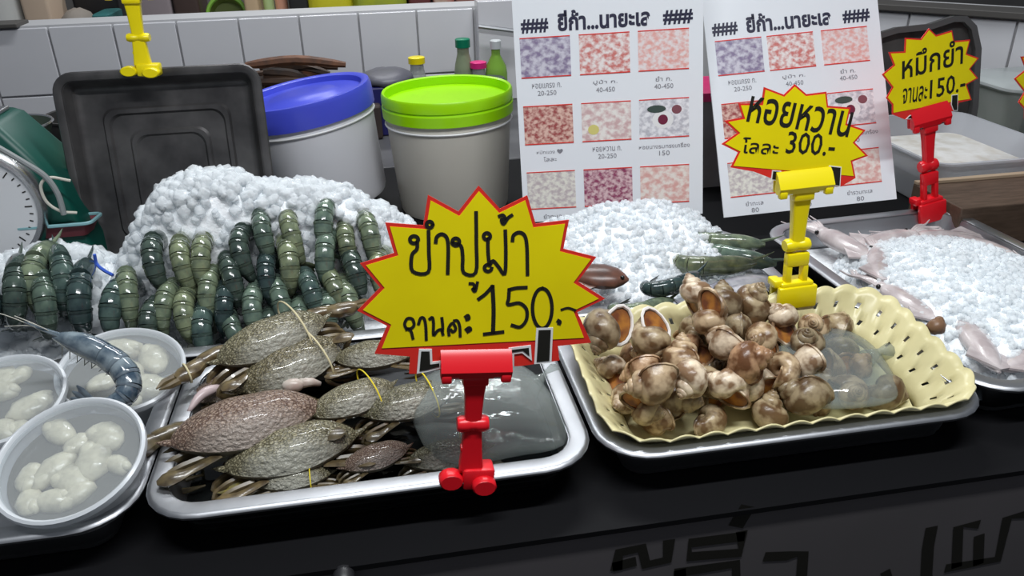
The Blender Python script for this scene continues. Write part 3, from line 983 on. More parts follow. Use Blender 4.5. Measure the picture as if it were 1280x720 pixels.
spheres = []
RS = 0.0186
def drop(x, y):
    z = BKZ + math.tan(math.radians(BKT)) * (y - BKY) + 0.002 + 0.0185 + 0.30 * max(0, abs(x - 0.404) - 0.135)
    for (a, b, c) in spheres:
        d2 = (a - x) ** 2 + (b - y) ** 2
        if d2 < (2 * RS) ** 2:
            z = max(z, c + math.sqrt((2 * RS) ** 2 - d2) * 0.92)
    return z
def euler_m(p, rx, ry, rz, s):
    return T(*p) @ Euler((math.radians(rx), math.radians(ry), math.radians(rz))).to_matrix().to_4x4() @ Matrix.Scale(s, 4)
for i in range(105):
    best = None
    for k in range(26):
        u = rng.random() ** 1.25
        x = 0.243 + u * 0.315; y = rng.uniform(0.672, 0.805)
        z = drop(x, y)
        lim = BKZ + 0.092 - 0.064 * max(0, (x - 0.36) / 0.18) + 0.016 * (y - 0.74) / 0.07
        if z > lim: z += 1
        sc = z + 0.02 * abs(x - 0.30)
        if best is None or sc < best[0]: best = (sc, x, y, z)
    _, x, y, z = best
    if z > 1: continue
    spheres.append((x, y, z))
SNAIL_LABEL = 'brown and cream spotted sea snail heaped in the cream basket'
def proj(p):
    q = MC.T @ np.array(Vector(p) - CAM)
    return q[0] / q[2] * F + 640, q[1] / q[2] * F + 360
for (x, y, z) in spheres:
    qx, qy = proj((x, y, z))
    if min(math.hypot(qx - 773, qy - 414), math.hypot(qx - 818, qy - 410)) < 30: continue
    make_snail(euler_m((x, y, z - 0.004), rng.uniform(20, 130) * rng.choice((-1, 1)), rng.uniform(-40, 40), rng.uniform(0, 360), rng.uniform(1.04, 1.28)), SNAIL_LABEL, 'sea snails in the cream basket')
# two on top with their openings up: white lip, orange operculum
def up_snail(px, Y, s, label, rz):
    p = ony(px[0], px[1], Y)
    q = apn.rotation_difference(Vector((0.05, -0.72, 0.66)).normalized()).to_matrix().to_4x4()
    Mx = T(*p) @ Matrix.Rotation(math.radians(rz), 4, Vector((0.05, -0.72, 0.66)).normalized()) @ q @ Matrix.Scale(s, 4) @ T(*(-apc))
    make_snail(Mx, label, 'sea snails in the cream basket', snail_lip_white)
up_snail((773, 408), 0.772, 1.5, 'sea snail showing an orange operculum ringed by a white lip', 180)
up_snail((820, 408), 0.776, 1.4, 'pale pink sea snail lying mouth up beside the orange-mouthed one', 230)

# ================================================================== prawns


def bez(pts, t):
    P = [Vector(p) for p in pts]
    while len(P) > 1:
        P = [P[i].lerp(P[i + 1], t) for i in range(len(P) - 1)]
    return P[0]


def prawn_parts(path, rad, mats, feelers=True, n=12):
    """path: function 0..1 from head to tail end; returns list of (name, mesh)"""
    shell, edge = mats
    out = []
    # head shell
    hp = [path(0.02 + 0.30 * i / 6) for i in range(7)]
    hr = [rad * f for f in (0.25, 0.55, 0.80, 0.95, 1.03, 1.06, 1.04)]
    b = MB().tube(hp, hr, n, flat=(1.05, 0.9))
    # rostrum
    d = (path(0.02) - path(0.1)).normalized()
    b.tube([hp[1] + Vector((0, 0, rad * 0.3)), hp[0] + d * rad * 1.0 + Vector((0, 0, rad * 0.7)), hp[0] + d * rad * 2.0 + Vector((0, 0, rad * 1.1))], [rad * 0.22, rad * 0.14, rad * 0.03], 6)
    out.append(('head_shell', b.mesh('head_shell', [shell])))
    t0 = 0.31; ts = [0.31, 0.43, 0.545, 0.65, 0.745, 0.83, 0.91]
    rs = [1.0, 1.03, 1.0, 0.93, 0.82, 0.66, 0.50]
    for i in range(6):
        a, c = ts[i], ts[i + 1] + 0.014
        pts = [path(a + (c - a) * q) for q in (0, 0.25, 0.55, 0.80, 0.93, 1.0)]
        r0, r1 = rs[i] * rad * 0.97, rs[i + 1] * rad * 1.0
        rr = [r0 + (r1 - r0) * q for q in (0, 0.25, 0.55, 0.80, 0.93, 1.0)]
        rr = [x * f for x, f in zip(rr, (0.985, 1.02, 1.045, 1.045, 1.035, 1.0))]
        sg = MB().tube(pts[:4], rr[:4], n, flat=(1.05, 0.95), caps=False)
        sg.tube(pts[3:], rr[3:], n, flat=(1.05, 0.95), mi=1, caps=False)
        out.append(('body_segment', sg.mesh('body_segment', [shell, edge])))
    e = path(0.93); d = (path(1.0) - path(0.93)).normalized()
    side = Vector((1, 0, 0)); side = (side - d * side.dot(d)).normalized(); up_ = side.cross(d)
    tf = MB()
    for a in (-38, -18, 0, 18, 38):
        q = Matrix.Rotation(math.radians(a), 3, up_) @ d
        L = rad * 2.0
        tf.tube([e, e + q * L * 0.35, e + q * L * 0.75, e + q * L], [rad * 0.2, rad * 0.34, rad * 0.30, rad * 0.08], 8, flat=(0.22, 1.0), ref=tuple(up_))
    out.append(('tail_fan', tf.mesh('tail_fan', [edge])))
    if feelers:
        fe = MB()
        h = path(0.05)
        for sx in (-1, 1):
            d0 = (path(0.02) - path(0.12)).normalized()
            fe.tube(catmull([h, h + d0 * 0.03 + Vector((sx * 0.008, 0, 0.012)), h + d0 * 0.06 + Vector((sx * 0.022, 0, 0.016)), h + d0 * 0.10 + Vector((sx * 0.03, 0.0, 0.0))], 4), 0.0006, 5)
            fe.tube(catmull([h, h + d0 * 0.02 + Vector((sx * 0.004, 0, 0.016)), h + d0 * 0.045 + Vector((sx * 0.010, 0, 0.024))], 4), 0.0006, 5)
        out.append(('feelers', fe.mesh('feelers', [feeler_m])))
        lg = MB()
        for i in range(5):
            p = path(0.12 + 0.045 * i)
            for sx in (-1, 1):
                lg.tube([p + Vector((sx * rad * 0.5, 0, -rad * 0.6)), p + Vector((sx * rad * 1.1, 0.004, -rad * 1.3)), p + Vector((sx * rad * 0.6, -0.012, -rad * 1.9))], [0.0016, 0.0012, 0.0006], 6)
        out.append(('walking_legs', lg.mesh('walking_legs', [feeler_m])))
        ey = MB()
        for sx in (-1, 1):
            ey.ball(path(0.07) + Vector((sx * rad * 0.55, 0, rad * 0.35)), rad * 0.16, 8, 6)
        out.append(('eyes', ey.mesh('eyes', [eye_m])))
    return out


def curl_path(t):
    """stacked prawn: head back (+y) under the ice, body bending down at the front; origin at the front of the bend"""
    if t < 0.34:
        q = t / 0.34
        return Vector((0, 0.100 - 0.072 * q, 0.016 + 0.006 * math.sin(q * 2)))
    q = (t - 0.34) / 0.66
    a = math.radians(92 + 150 * q)
    R_ = 0.031
    return Vector((0, 0.031 + R_ * 1.0 * math.cos(a) * 0.9 - 0.0, -0.014 + R_ * math.sin(a) * 1.05))


def curl_path2(t):
    p = curl_path(t)
    q = max(0, t - 0.34)
    return Vector((0.018 * q * q, p.y + 0.006 * q, p.z * (1.0 + 0.1 * q)))


prawn_kinds = [prawn_parts(curl_path, 0.0134, (prawn_m, prawn_edge), False), prawn_parts(curl_path2, 0.0126, (prawn_m, prawn_edge), False)]


def put_prawn(kind, M, label, group):
    t = thing('prawn', label, 'prawn', M, group)
    for nm, me in kind:
        link(nm, me, t)
    tint(t, 'prawn_shell', rng)
    return t


PX = [(189, 328, 1.000), (224, 332, 1.000), (250, 321, 1.006), (295, 315, 1.008), (328, 292, 1.022), (361, 290, 1.026), (403, 276, 1.036), (432, 308, 1.020), (464, 294, 1.030),
      (158, 367, 0.978), (136, 380, 0.968), (200, 380, 0.968), (228, 394, 0.958), (255, 367, 0.976), (290, 349, 0.986), (330, 344, 0.988), (363, 332, 0.994), (403, 321, 1.002), (445, 342, 0.992),
      (278, 387, 0.960), (313, 387, 0.960), (349, 374, 0.968), (389, 363, 0.972), (419, 363, 0.974), (439, 384, 0.962), (470, 345, 0.990),
      (250, 416, 0.944), (292, 420, 0.942), (335, 415, 0.944), (372, 402, 0.950), (410, 398, 0.952), (180, 405, 0.950)]
PL = ['glossy curled prawn in the top row of the stack, touching the ice heap', 'glossy curled prawn halfway down the tall stack', 'glossy curled prawn low in the tall stack beside the crabs and tubs']
PG = 'prawns stacked in the iced tray'
for i, (x, y, Y) in enumerate(PX):
    p = ony(x, y, Y)
    M_ = T(*p) @ RZ(rng.uniform(-14, 14)) @ RY(rng.uniform(-14, 14)) @ RX(rng.uniform(-30, -12)) @ Matrix.Scale(rng.uniform(0.96, 1.10), 4)
    put_prawn(prawn_kinds[i % 2], M_, PL[0 if i < 9 else (1 if i < 19 else 2)], PG)
for (x, y, Y) in [(18, 377, 0.972), (58, 388, 0.965), (98, 386, 0.962), (-16, 372, 0.972), (38, 362, 0.992), (80, 360, 0.990)]:
    p = ony(x, y, Y)
    put_prawn(prawn_kinds[0], T(*p) @ RZ(rng.uniform(-10, 25)) @ RY(rng.uniform(-6, 14)) @ Matrix.Scale(rng.uniform(0.98, 1.12), 4),
              'glossy striped prawn in the low row of the tray beside the scale', 'prawns in the low row beside the scale')


# whole prawn lying over the tubs
def whole_path(t):
    return bez([(0.062, -0.030, 0.0), (0.052, 0.010, 0.002), (0.020, 0.050, 0.004), (-0.045, 0.040, 0.002), (-0.062, -0.020, 0.0), (-0.030, -0.058, -0.002)][::-1], 1 - t)
def lay_path(t):
    return bez([(-0.075, 0.020, 0.004), (-0.030, 0.030, 0.006), (0.020, 0.028, 0.006), (0.085, 0.030, 0.002), (0.075, -0.045, -0.004), (0.010, -0.040, -0.012)], t)
wk = prawn_parts(lay_path, 0.0178, (prawn_blue, prawn_blue_edge), True, 14)
# ================================================================== tubs of shellfish meat
def tub(label, px, z, tiltx, tilty, blobs, seed, r=0.066):
    c = onz(px[0], px[1], z)
    M_ = T(*c) @ RX(tiltx) @ RY(tilty)
    t = thing('plastic_tub', label, 'tub', M_, 'round tubs of shellfish meat')
    h = 0.045
    MB().lathe([(0.0, -h), (r * 0.80, -h), (r * 0.83, -h + 0.003), (r * 0.97, -0.003), (r * 0.985, -0.003), (r * 0.845, -h + 0.001), (r * 0.80, -h - 0.0015), (0, -h - 0.0015)], 40, cap0=False, cap1=False).build('body', cup_pl, t)
    MB().lathe([(r * 0.94, -0.004), (r * 1.035, -0.005), (r * 1.045, -0.002), (r * 1.04, 0.002), (r * 1.0, 0.0035), (r * 0.965, 0.002), (r * 0.945, -0.002), (r * 0.94, -0.004)], 48, cap0=False, cap1=False).build('rim', rim_pl, t)
    MB().lathe([(0, -0.0010), (r * 0.95, -0.0010), (r * 0.95, 0.0004), (0, 0.0004)], 40, cap0=False, cap1=False).build('lid', clear_pl, t)
    MB().lathe([(0, -h + 0.005), (r * 0.81, -h + 0.005), (r * 0.91, -0.014), (0, -0.014)], 40, cap0=False, cap1=False).build('liquid', water_m, t)
    rg = random.Random(seed)
    R3 = M_.to_3x3()
    for (bx, by, s) in blobs:
        rr = ray(bx, by); N_ = R3 @ Vector((0, 0, 1)); O_ = c + N_ * -0.013
        tt = (O_ - CAM).dot(N_) / rr.dot(N_); p = CAM + rr * tt
        lq = M_.inverted() @ p
        if lq.xy.length > r * 0.72: lq.xy = lq.xy.normalized() * r * 0.72
        p = M_ @ lq
        b = MB()
        sx, sy, sz = 0.0185 * s * rg.uniform(0.9, 1.2), 0.0140 * s * rg.uniform(0.85, 1.1), 0.0085 * s
        b.ball((0, 0, 0), (sx, sy, sz), 12, 8, jit=0.10, rng=rg)
        b.ball((sx * 0.45, sy * 0.3, 0.001), (sx * 0.6, sy * 0.55, sz * 0.8), 10, 6, jit=0.08, rng=rg)
        o = b.build('shellfish_meat', oyster_m, None, T(*p) @ M_.to_quaternion().to_matrix().to_4x4() @ RZ(rg.uniform(0, 360)), angle=None)
        tag(o, 'cream lump of shellfish meat in the %s' % label.split(' with ')[0].replace('clear round ', ''), 'shellfish', 'shellfish meat in the ' + label.split(' with ')[0].replace('clear round ', ''))
    return t


tub('clear round tub resting on the tray front with ten cream shellfish', (87, 573), 0.935, 20, -3,
    [(133, 547, 1.15), (75, 540, 1.0), (117, 578, 1.2), (67, 588, 1.1), (38, 597, 1.0), (37, 628, .9), (69, 626, 1.0), (96, 618, .9), (148, 582, .8), (90, 600, 1.0), (98, 556, .9)], 3, 0.0655)
tub('clear round tub touching the crabs with a blue prawn over its edge', (152, 462), 0.918, 14, 6,
    [(150, 430, 1.25), (192, 449, 1.25), (187, 484, 1.2), (165, 470, 1.1), (125, 440, 1.0), (130, 478, 1.0), (160, 500, .9)], 5)
tub('clear round tub beside the blue prawn head with murky liquid', (-2, 500), 0.925, 14, 0,
    [(6, 461, 1.1), (4, 490, 1.0), (38, 509, 1.1), (4, 538, 1.0), (25, 465, .9), (-30, 500, 1.0), (30, 540, .9)], 8, 0.0645)
# the prawn itself
pa = onz(62, 440, 0.985); pb = onz(150, 478, 0.955)
Mp = frame((pa + pb) / 2, pb - pa, (0.0, -0.45, 1.0))
put_prawn(wk, Mp @ T(0.008, 0.0, 0) @ Matrix.Scale(0.76, 4), 'large blue-grey whole prawn with long feelers lying across the tubs', None)

# ================================================================== crabs


def crab_meshes(w_=0.068):
    S = 28; Tn = 10
    def outline(s):
        a = abs(s)
        yb = -0.036 * max(0, 1 - a ** 1.7) ** 0.75
        yf = 0.030 * max(0, 1 - a ** 2.6) ** 0.62
        return yb, yf
    def sheet(top):
        vs = []; fs = []
        for i in range(S + 1):
            s = -1 + 2 * i / S
            yb, yf = outline(s)
            for j in range(Tn + 1):
                t = j / Tn
                y = yb + (yf - yb) * t
                if t == 1 and 0.15 < abs(s) < 0.95: y += 0.0016 * (1 if i % 2 else -1)
                k = max(0, 1 - abs(s) ** 2.2) ** 0.8 * (max(0, 4 * t * (1 - t)) ** 0.55)
                z = (0.027 if top else -0.019) * k
                if top:
                    z += 0.0014 * math.sin(9 * s) * math.sin(7 * t) * k
                vs.append((s * w_, y, z))
        for i in range(S):
            for j in range(Tn):
                f = [i * (Tn + 1) + j, (i + 1) * (Tn + 1) + j, (i + 1) * (Tn + 1) + j + 1, i * (Tn + 1) + j + 1]
                fs.append(f if top else f[::-1])
        mb = MB().add(vs, fs)
        if top:
            for q in range(len(mb.f)):
                pass
        return mb
    car = sheet(True)
    for sx in (-1, 1):
        car.tube([(sx * w_ * 0.94, 0.0, 0), (sx * w_ * 1.04, 0.002, 0.001), (sx * w_ * 1.15, 0.006, 0.001)], [0.004, 0.003, 0.0004], 7)
    belly = sheet(False)
    return car, belly


def crab_claw(sx, mode):
    b = MB()
    if mode == 'fold':
        b.tube(catmull([(sx * 0.034, 0.014, -0.010), (sx * 0.052, 0.020, -0.013), (sx * 0.064, 0.022, -0.015)], 3), [0.007, 0.008, 0.009, 0.0095, 0.0095, 0.010, 0.009][:7], 9)
        b.tube([(sx * 0.064, 0.023, -0.015), (sx * 0.054, 0.032, -0.016), (sx * 0.040, 0.036, -0.016), (sx * 0.030, 0.036, -0.016)], [0.008, 0.012, 0.012, 0.008], 10, flat=(0.8, 1))
        f = [(sx * 0.032, 0.039, -0.016), (sx * 0.018, 0.041, -0.016), (sx * 0.006, 0.037, -0.016)]
        g = [(sx * 0.032, 0.032, -0.016), (sx * 0.018, 0.031, -0.016), (sx * 0.007, 0.034, -0.016)]
    else:
        b.tube(catmull([(sx * 0.034, 0.018, -0.006), (sx * 0.060, 0.024, -0.006), (sx * 0.080, 0.020, -0.006)], 3), [0.007, 0.008, 0.009, 0.0095, 0.009, 0.009, 0.008], 9)
        b.tube([(sx * 0.078, 0.020, -0.005), (sx * 0.090, 0.012, -0.005), (sx * 0.104, 0.008, -0.005), (sx * 0.112, 0.006, -0.005)], [0.008, 0.0115, 0.011, 0.007], 10, flat=(0.8, 1))
        f = [(sx * 0.110, 0.010, -0.004), (sx * 0.124, 0.009, -0.004), (sx * 0.134, 0.003, -0.004)]
        g = [(sx * 0.110, 0.002, -0.005), (sx * 0.122, 0.000, -0.005), (sx * 0.132, 0.001, -0.005)]
    b.tube(f, [0.0052, 0.004, 0.0008], 7); b.tube(g, [0.0048, 0.0036, 0.0008], 7)
    return b


def crab_leg_mb(sx, i):
    y = 0.010 - 0.015 * i
    b = MB()
    b.tube(catmull([(sx * 0.040, y, -0.010), (sx * 0.066, y - 0.004, -0.012), (sx * 0.080, y - 0.008, -0.020), (sx * 0.066, y - 0.010, -0.030), (sx * 0.045, y - 0.010, -0.031)], 3),
           [0.0048, 0.005, 0.005, 0.0048, 0.0046, 0.0044, 0.0042, 0.004, 0.0036, 0.003, 0.0024, 0.0016, 0.0008], 7, flat=(1, 0.7))
    return b


def paddle_mb(sx):
    return MB().tube(catmull([(sx * 0.028, -0.026, -0.006), (sx * 0.050, -0.036, -0.006), (sx * 0.064, -0.042, -0.004), (sx * 0.080, -0.044, -0.004)], 3),
                     [0.005, 0.005, 0.005, 0.005, 0.0055, 0.007, 0.009, 0.0105, 0.009, 0.003], 9, flat=(0.3, 1))


_car, _bel = crab_meshes()
CM = {'car': _car.mesh('carapace', [crab_m, crab_pale]), 'car_red': _car.mesh('carapace', [crab_red, crab_pale]), 'belly': _bel.mesh('belly', crab_belly)}
for sx in (-1, 1):
    for md in ('fold', 'out'):
        CM['claw', sx, md] = crab_claw(sx, md).mesh('claw', crab_leg)
        CM['clawo', sx, md] = crab_claw(sx, md).mesh('claw', crab_olive)
    for i in range(3):
        CM['leg', sx, i] = crab_leg_mb(sx, i).mesh('leg', crab_leg)
    CM['pad', sx] = paddle_mb(sx).mesh('swimming_paddle', crab_leg)
ey = MB()
for sx in (-1, 1):
    ey.ball((sx * 0.012, 0.033, 0.004), 0.0026, 8, 6)
CM['eyes'] = ey.mesh('eyes', eye_m)
bd = MB().ring((0.030, 0.006, 0.001), (0, 1, 0.0), (0, 0, 1), (0.047, 0.0275), 0.0011, 28)
CM['band1'] = bd.mesh('tie', band_m); CM['band1p'] = bd.mesh('tie', band_pale)
CM['band2'] = MB().ring((-0.048, 0.033, -0.016), (0, 1, 0), (0, 0, 1), (0.0135, 0.0115), 0.0011, 16).mesh('tie', band_m)
CM['band2p'] = MB().ring((-0.098, 0.010, -0.005), (0, 1, 0), (0, 0, 1), (0.0125, 0.0105), 0.0011, 16).mesh('tie', band_pale)
CRAB_G = 'tied crabs in the steel tray'


def crab(label, a, za, b, zb, pitch, left='fold', right='fold', red=False, bands=('band2',), olive=False, off=0.0):
    A = onz(a[0], a[1], za); B = onz(b[0], b[1], zb)
    x = B - A
    s = x.length / 0.136
    dorsal = Vector((0, -math.sin(math.radians(pitch)), math.cos(math.radians(pitch))))
    t = thing('crab', label, 'crab', frame((A + B) / 2 + Vector((0, off, 0)), x, dorsal) @ Matrix.Scale(s, 4), CRAB_G)
    link('carapace', CM['car_red' if red else 'car'], t); link('belly', CM['belly'], t)
    k = 'clawo' if olive else 'claw'
    link('claw', CM[k, -1, left], t); link('claw', CM[k, 1, right], t)
    for sx in (-1, 1):
        for i in range(3):
            link('leg', CM['leg', sx, i], t)
        link('swimming_paddle', CM['pad', sx], t)
    link('eyes', CM['eyes'], t)
    for bnd in bands: link('tie', CM[bnd], t)
    tint(t, 'mottled_crab_shell', rng)
    return t


crab('grey-brown crab on top of the pile nearest the prawns', (270, 454), 0.928, (408, 398), 0.938, 6, 'out', 'out', False, ('band2p', 'band1p'))
crab('pale grey crab with a cream band tucked under the topmost crab', (298, 490), 0.906, (430, 428), 0.918, 8, 'fold', 'fold', False, ('band1p',))
crab('large reddish crab with its claw over the tray rim', (210, 556), 0.912, (402, 506), 0.915, 2, 'out', 'fold', True, ('band2',))
crab('silvery grey crab lying below the large reddish crab', (278, 588), 0.890, (448, 542), 0.896, 0, 'fold', 'fold', False, ())
crab('mottled crab wrapped with a thin yellow string beside the reddish crab', (388, 520), 0.910, (492, 480), 0.914, 4, 'fold', 'fold', False, ('band1',))
crab('dark mottled crab behind the yellow star card foot', (455, 520), 0.903, (566, 486), 0.905, 6, 'fold', 'fold', False, ('band1',))
crab('shadowed crab between the prawns and the star card', (418, 450), 0.912, (520, 440), 0.916, 0, 'fold', 'out', False, ('band2',))
crab('olive-clawed crab low against the front rim', (318, 606), 0.878, (416, 590), 0.878, -8, 'out', 'fold', False, ('band1',), True)
crab('dark brown crab against the plastic bag', (428, 586), 0.886, (512, 558), 0.889, 0, 'fold', 'fold', True, ())
crab('olive crab seen through the plastic bag of water', (508, 580), 0.880, (612, 560), 0.880, -4, 'fold', 'fold', False, ('band1',), True)
crab('brown crab claw-down under the topmost crab', (236, 502), 0.890, (332, 468), 0.894, 0, 'fold', 'fold', True, ())
# loose claws and a pale pebble-like joint between the bodies
p = onz(366, 482, 0.918)
tag(MB().ball((0, 0, 0), (0.012, 0.008, 0.008), 12, 8, jit=0.05, rng=rng).tube([(0.008, 0.003, 0), (0.020, 0.008, -0.003), (0.028, 0.010, -0.008)], [0.006, 0.005, 0.003], 8).build('crab_claw', mat('pale_claw', (0.55, 0.50, 0.44), 0.3, col2=(0.4, 0.3, 0.26), scale=60), None, T(*p), angle=None),
    'pale loose claw between the reddish crab and the banded crab', 'claw')
p = onz(252, 496, 0.905)
tag(MB().tube(catmull([(-0.012, -0.018, -0.006), (0, 0, 0.002), (0.014, 0.014, 0.0), (0.022, 0.016, -0.006)], 4), [0.002, 0.003, 0.0042, 0.005, 0.0055, 0.006, 0.006, 0.0055, 0.005, 0.0045, 0.004, 0.003, 0.002], 8).build('crab_claw', mat('pink_white_claw', (0.50, 0.40, 0.40), 0.3), None, T(*p), angle=None),
    'pinkish white claw tip poking up beside the reddish crab', 'claw')

# clear bag of water among the crabs and another over the snails
def bag(name, label, c, r, seed, rz=0, p=0.7):
    rg = random.Random(seed)
    b = MB(); b.ball((0, 0, 0), (1, 1, 1), 36, 20)
    ph = [(rg.uniform(-3, 3), rg.uniform(-3, 3), rg.uniform(-3, 3), rg.uniform(0, 6)) for _ in range(7)]
    for v in b.v:
        n_ = 1 + 0.06 * sum(math.sin(q[0] * v.x * 1.6 + q[1] * v.y * 1.6 + q[2] * v.z + q[3]) for q in ph) / 2
        z = v.z; v.x = math.copysign(abs(v.x) ** p, v.x) * r[0] * n_; v.y = math.copysign(abs(v.y) ** p, v.y) * r[1] * n_
        v.z = (z * r[2] if z > 0 else z * r[2] * 0.45) * n_
    # gathered neck
    b.tube([(r[0] * 0.75, r[1] * 0.3, 0.0), (r[0] * 1.05, r[1] * 0.45, 0.004), (r[0] * 1.25, r[1] * 0.55, 0.0)], [r[2] * 0.45, r[2] * 0.14, r[2] * 0.38], 10)
    return tag(b.build(name, bag_pl, None, T(*c) @ RZ(rz), angle=None), label, 'plastic bag')
p = onz(620, 545, 0.895)
bag('plastic_bag', 'clear plastic bag of water lying against the crabs', (p.x - 0.004, 0.722, 0.893), (0.078, 0.090, 0.030), 4, 8)
bag('plastic_bag', 'clear plastic bag of water over the snails in the cream basket', (0.492, 0.728, 0.892), (0.066, 0.070, 0.026), 9, -10)

# ================================================================== ice
def interp(xs, t):
    if t <= xs[0][0]: return xs[0][1]
    for (a, va), (b, vb) in zip(xs, xs[1:]):
        if t <= b:
            k = (t - a) / (b - a); k = k * k * (3 - 2 * k)
            return va + (vb - va) * k
    return xs[-1][1]


def ice_heap(label, x0, x1, y0, y1, hfun, zb, nchunk, size, seed, base_z=None, step=0.011):
    rg = random.Random(seed)
    t = thing('ice_heap', label, 'ice', T((x0 + x1) / 2, (y0 + y1) / 2, zb))
    t['kind'] = 'stuff'
    nx = int((x1 - x0) / step); ny = int((y1 - y0) / step)
    inv = t.matrix_world.inverted()
    vs = []; fs = []
    for i in range(nx + 1):
        for j in range(ny + 1):
            x = x0 + (x1 - x0) * i / nx; y = y0 + (y1 - y0) * j / ny
            z = max(hfun(x, y), zb) + rg.uniform(-0.0025, 0.0025)
            if i in (0, nx) or j in (0, ny): z = zb
            vs.append(inv @ Vector((x, y, z)))
    for i in range(nx):
        for j in range(ny):
            a = i * (ny + 1) + j
            fs.append([a, a + ny + 1, a + ny + 2, a + 1])
    o = MB().add(vs, fs).build('packed_ice', ice_base, t, angle=None); o['kind'] = 'stuff'
    cb = MB()
    cnt = 0
    while cnt < nchunk:
        x = rg.uniform(x0 + 0.01, x1 - 0.01); y = rg.uniform(y0 + 0.01, y1 - 0.01)
        h = hfun(x, y)
        if h < zb + 0.006: 
            cnt += 0.2
            continue
        cnt += 1
        s = size * rg.uniform(0.55, 1.25)
        Mx = inv @ T(x, y, h + s * 0.15) @ Euler((rg.uniform(0, 6), rg.uniform(0, 6), rg.uniform(0, 6))).to_matrix().to_4x4()
        k = rg.uniform(0.7, 1.1)
        cb.loft([[(p[0] * 0.6, p[1] * 0.6, -s * 0.5 * k) for p in rrect(s, s, s * 0.42, 0, 1)], [(p[0], p[1], -s * 0.3 * k) for p in rrect(s, s, s * 0.42, 0, 1)],
                 [(p[0], p[1], s * 0.3 * k) for p in rrect(s, s * 0.95, s * 0.42, 0, 1)], [(p[0] * 0.6, p[1] * 0.6, s * 0.5 * k) for p in rrect(s, s, s * 0.42, 0, 1)]], M=Mx)
    o = cb.build('ice_pieces', ice_m, t, angle=None); o['kind'] = 'stuff'
    return t


prof_main = [(-0.37, 0.935), (-0.345, 0.975), (-0.32, 1.015), (-0.285, 1.050), (-0.25, 1.060), (-0.20, 1.058), (-0.16, 1.040), (-0.11, 1.036), (-0.06, 1.026), (-0.01, 0.995), (0.03, 0.965), (0.06, 0.90)]
def h_main(x, y):
    top = interp(prof_main, x)
    lo = 0.862
    sh = interp([(0.985, 0.0), (1.035, 0.06), (1.066, 0.93), (1.085, 0.99), (1.115, 1.0), (1.15, 0.85), (1.185, 0.3), (1.195, 0.0)], y)
    return lo + (top - lo) * sh
ice_heap('white heap of crushed tube ice on the prawn stack', -0.375, 0.062, 0.985, 1.192, h_main, 0.862, 1700, 0.0165, 21)
prof_l = [(-0.70, 0.935), (-0.58, 0.950), (-0.50, 0.960), (-0.45, 0.972), (-0.42, 0.962), (-0.385, 0.945), (-0.37, 0.91)]
def h_left(x, y):
    top = interp(prof_l, x) + 0.004
    sh = interp([(0.985, 0.0), (1.005, 0.15), (1.03, 0.85), (1.06, 0.96), (1.10, 1.0), (1.15, 0.8), (1.18, 0.2), (1.19, 0.0)], y)
    return 0.865 + (top - 0.865) * sh
ice_heap('low heap of clear ice in the tray beside the scale', -0.72, -0.372, 0.985, 1.185, h_left, 0.865, 800, 0.0185, 22)
def h_mid(x, y):
    px = interp([(0.135, 0.91), (0.19, 0.935), (0.26, 0.955), (0.33, 0.972), (0.41, 0.972), (0.46, 0.950), (0.505, 0.915), (0.53, 0.89)], x)
    sh = interp([(0.915, 0.15), (0.95, 0.45), (1.0, 0.68), (1.06, 0.92), (1.10, 1.0), (1.13, 0.85), (1.142, 0.4)], y)
    return 0.862 + (px - 0.862) * sh
ice_heap('crushed ice heaped against the menu sheet behind the snails', 0.140, 0.530, 0.920, 1.140, h_mid, 0.862, 1700, 0.0095, 23)
def h_sq(x, y):
    cx = (x - 0.79) / 0.155; cy = (y - 0.86) / 0.225
    d = max(0, 1 - (abs(cx) ** 2.6 + abs(cy) ** 2.6))
    return 0.864 + 0.056 * d ** 0.6
ice_heap('flat bed of crushed ice in the squid tray', 0.64, 0.925, 0.67, 1.105, h_sq, 0.866, 2000, 0.0095, 24)

# thin blue tub edge between the two prawn trays
be = [ony(118, 318, 1.045), ony(121, 330, 1.045), ony(130, 338, 1.035), ony(141, 344, 1.025)]
tag(MB().tube(catmull(be, 4), 0.0022, 6).build('plastic_strip', mat('blue_strip', (0.05, 0.12, 0.55), 0.35)), 'thin bent blue plastic strip sticking out of the ice', 'strip')

# ================================================================== fish and prawns in the middle tray
def fish(label, a, b, w_, m_, up=(0, -0.3, 1), tall=0.55):
    A = Vector(a); B = Vector(b); L = (B - A).length
    t = thing('fish', label, 'fish', frame((A + B) / 2, B - A, up))
    body = MB()
    rr = [(0.0, 0.10), (0.06, 0.45), (0.16, 0.82), (0.32, 1.0), (0.5, 0.92), (0.68, 0.62), (0.82, 0.32), (0.9, 0.22)]
    body.tube([((q - 0.5) * L, 0, 0) for q, _ in rr], [w_ * k for _, k in rr], 14, flat=(tall, 1.0), ref=(0, 0, 1))
    body.build('body', m_, t)
    tf = MB()
    tf.prism([(0.38 * L, -0.006), (0.5 * L, -w_ * 0.95), (0.46 * L, 0), (0.5 * L, w_ * 0.95), (0.38 * L, 0.006)], -0.001, 0.001)
    tf.build('tail_fin', m_, t, smooth=False)
    fn = MB().prism([(-0.15 * L, w_ * 0.85), (0.0, w_ * 1.4), (0.14 * L, w_ * 0.72)], -0.001, 0.001)
    fn.build('back_fin', m_, t, smooth=False)
    e = MB().ball((-0.42 * L, w_ * 0.2, w_ * tall * 0.55), w_ * 0.14, 8, 6)
    e.build('eye', eye_m, t)
    return t
fish('silver fish on crushed ice behind the basket edge', onz(965, 366, 0.912), onz(850, 388, 0.912), 0.024, fish_silver)
fish('small silver fish pointing at the yellow clip', onz(975, 352, 0.905), onz(868, 362, 0.925), 0.018, fish_silver)
fish('dark brown fish half hidden by the large star card', onz(786, 350, 0.940), onz(690, 338, 0.945), 0.022, fish_brown)
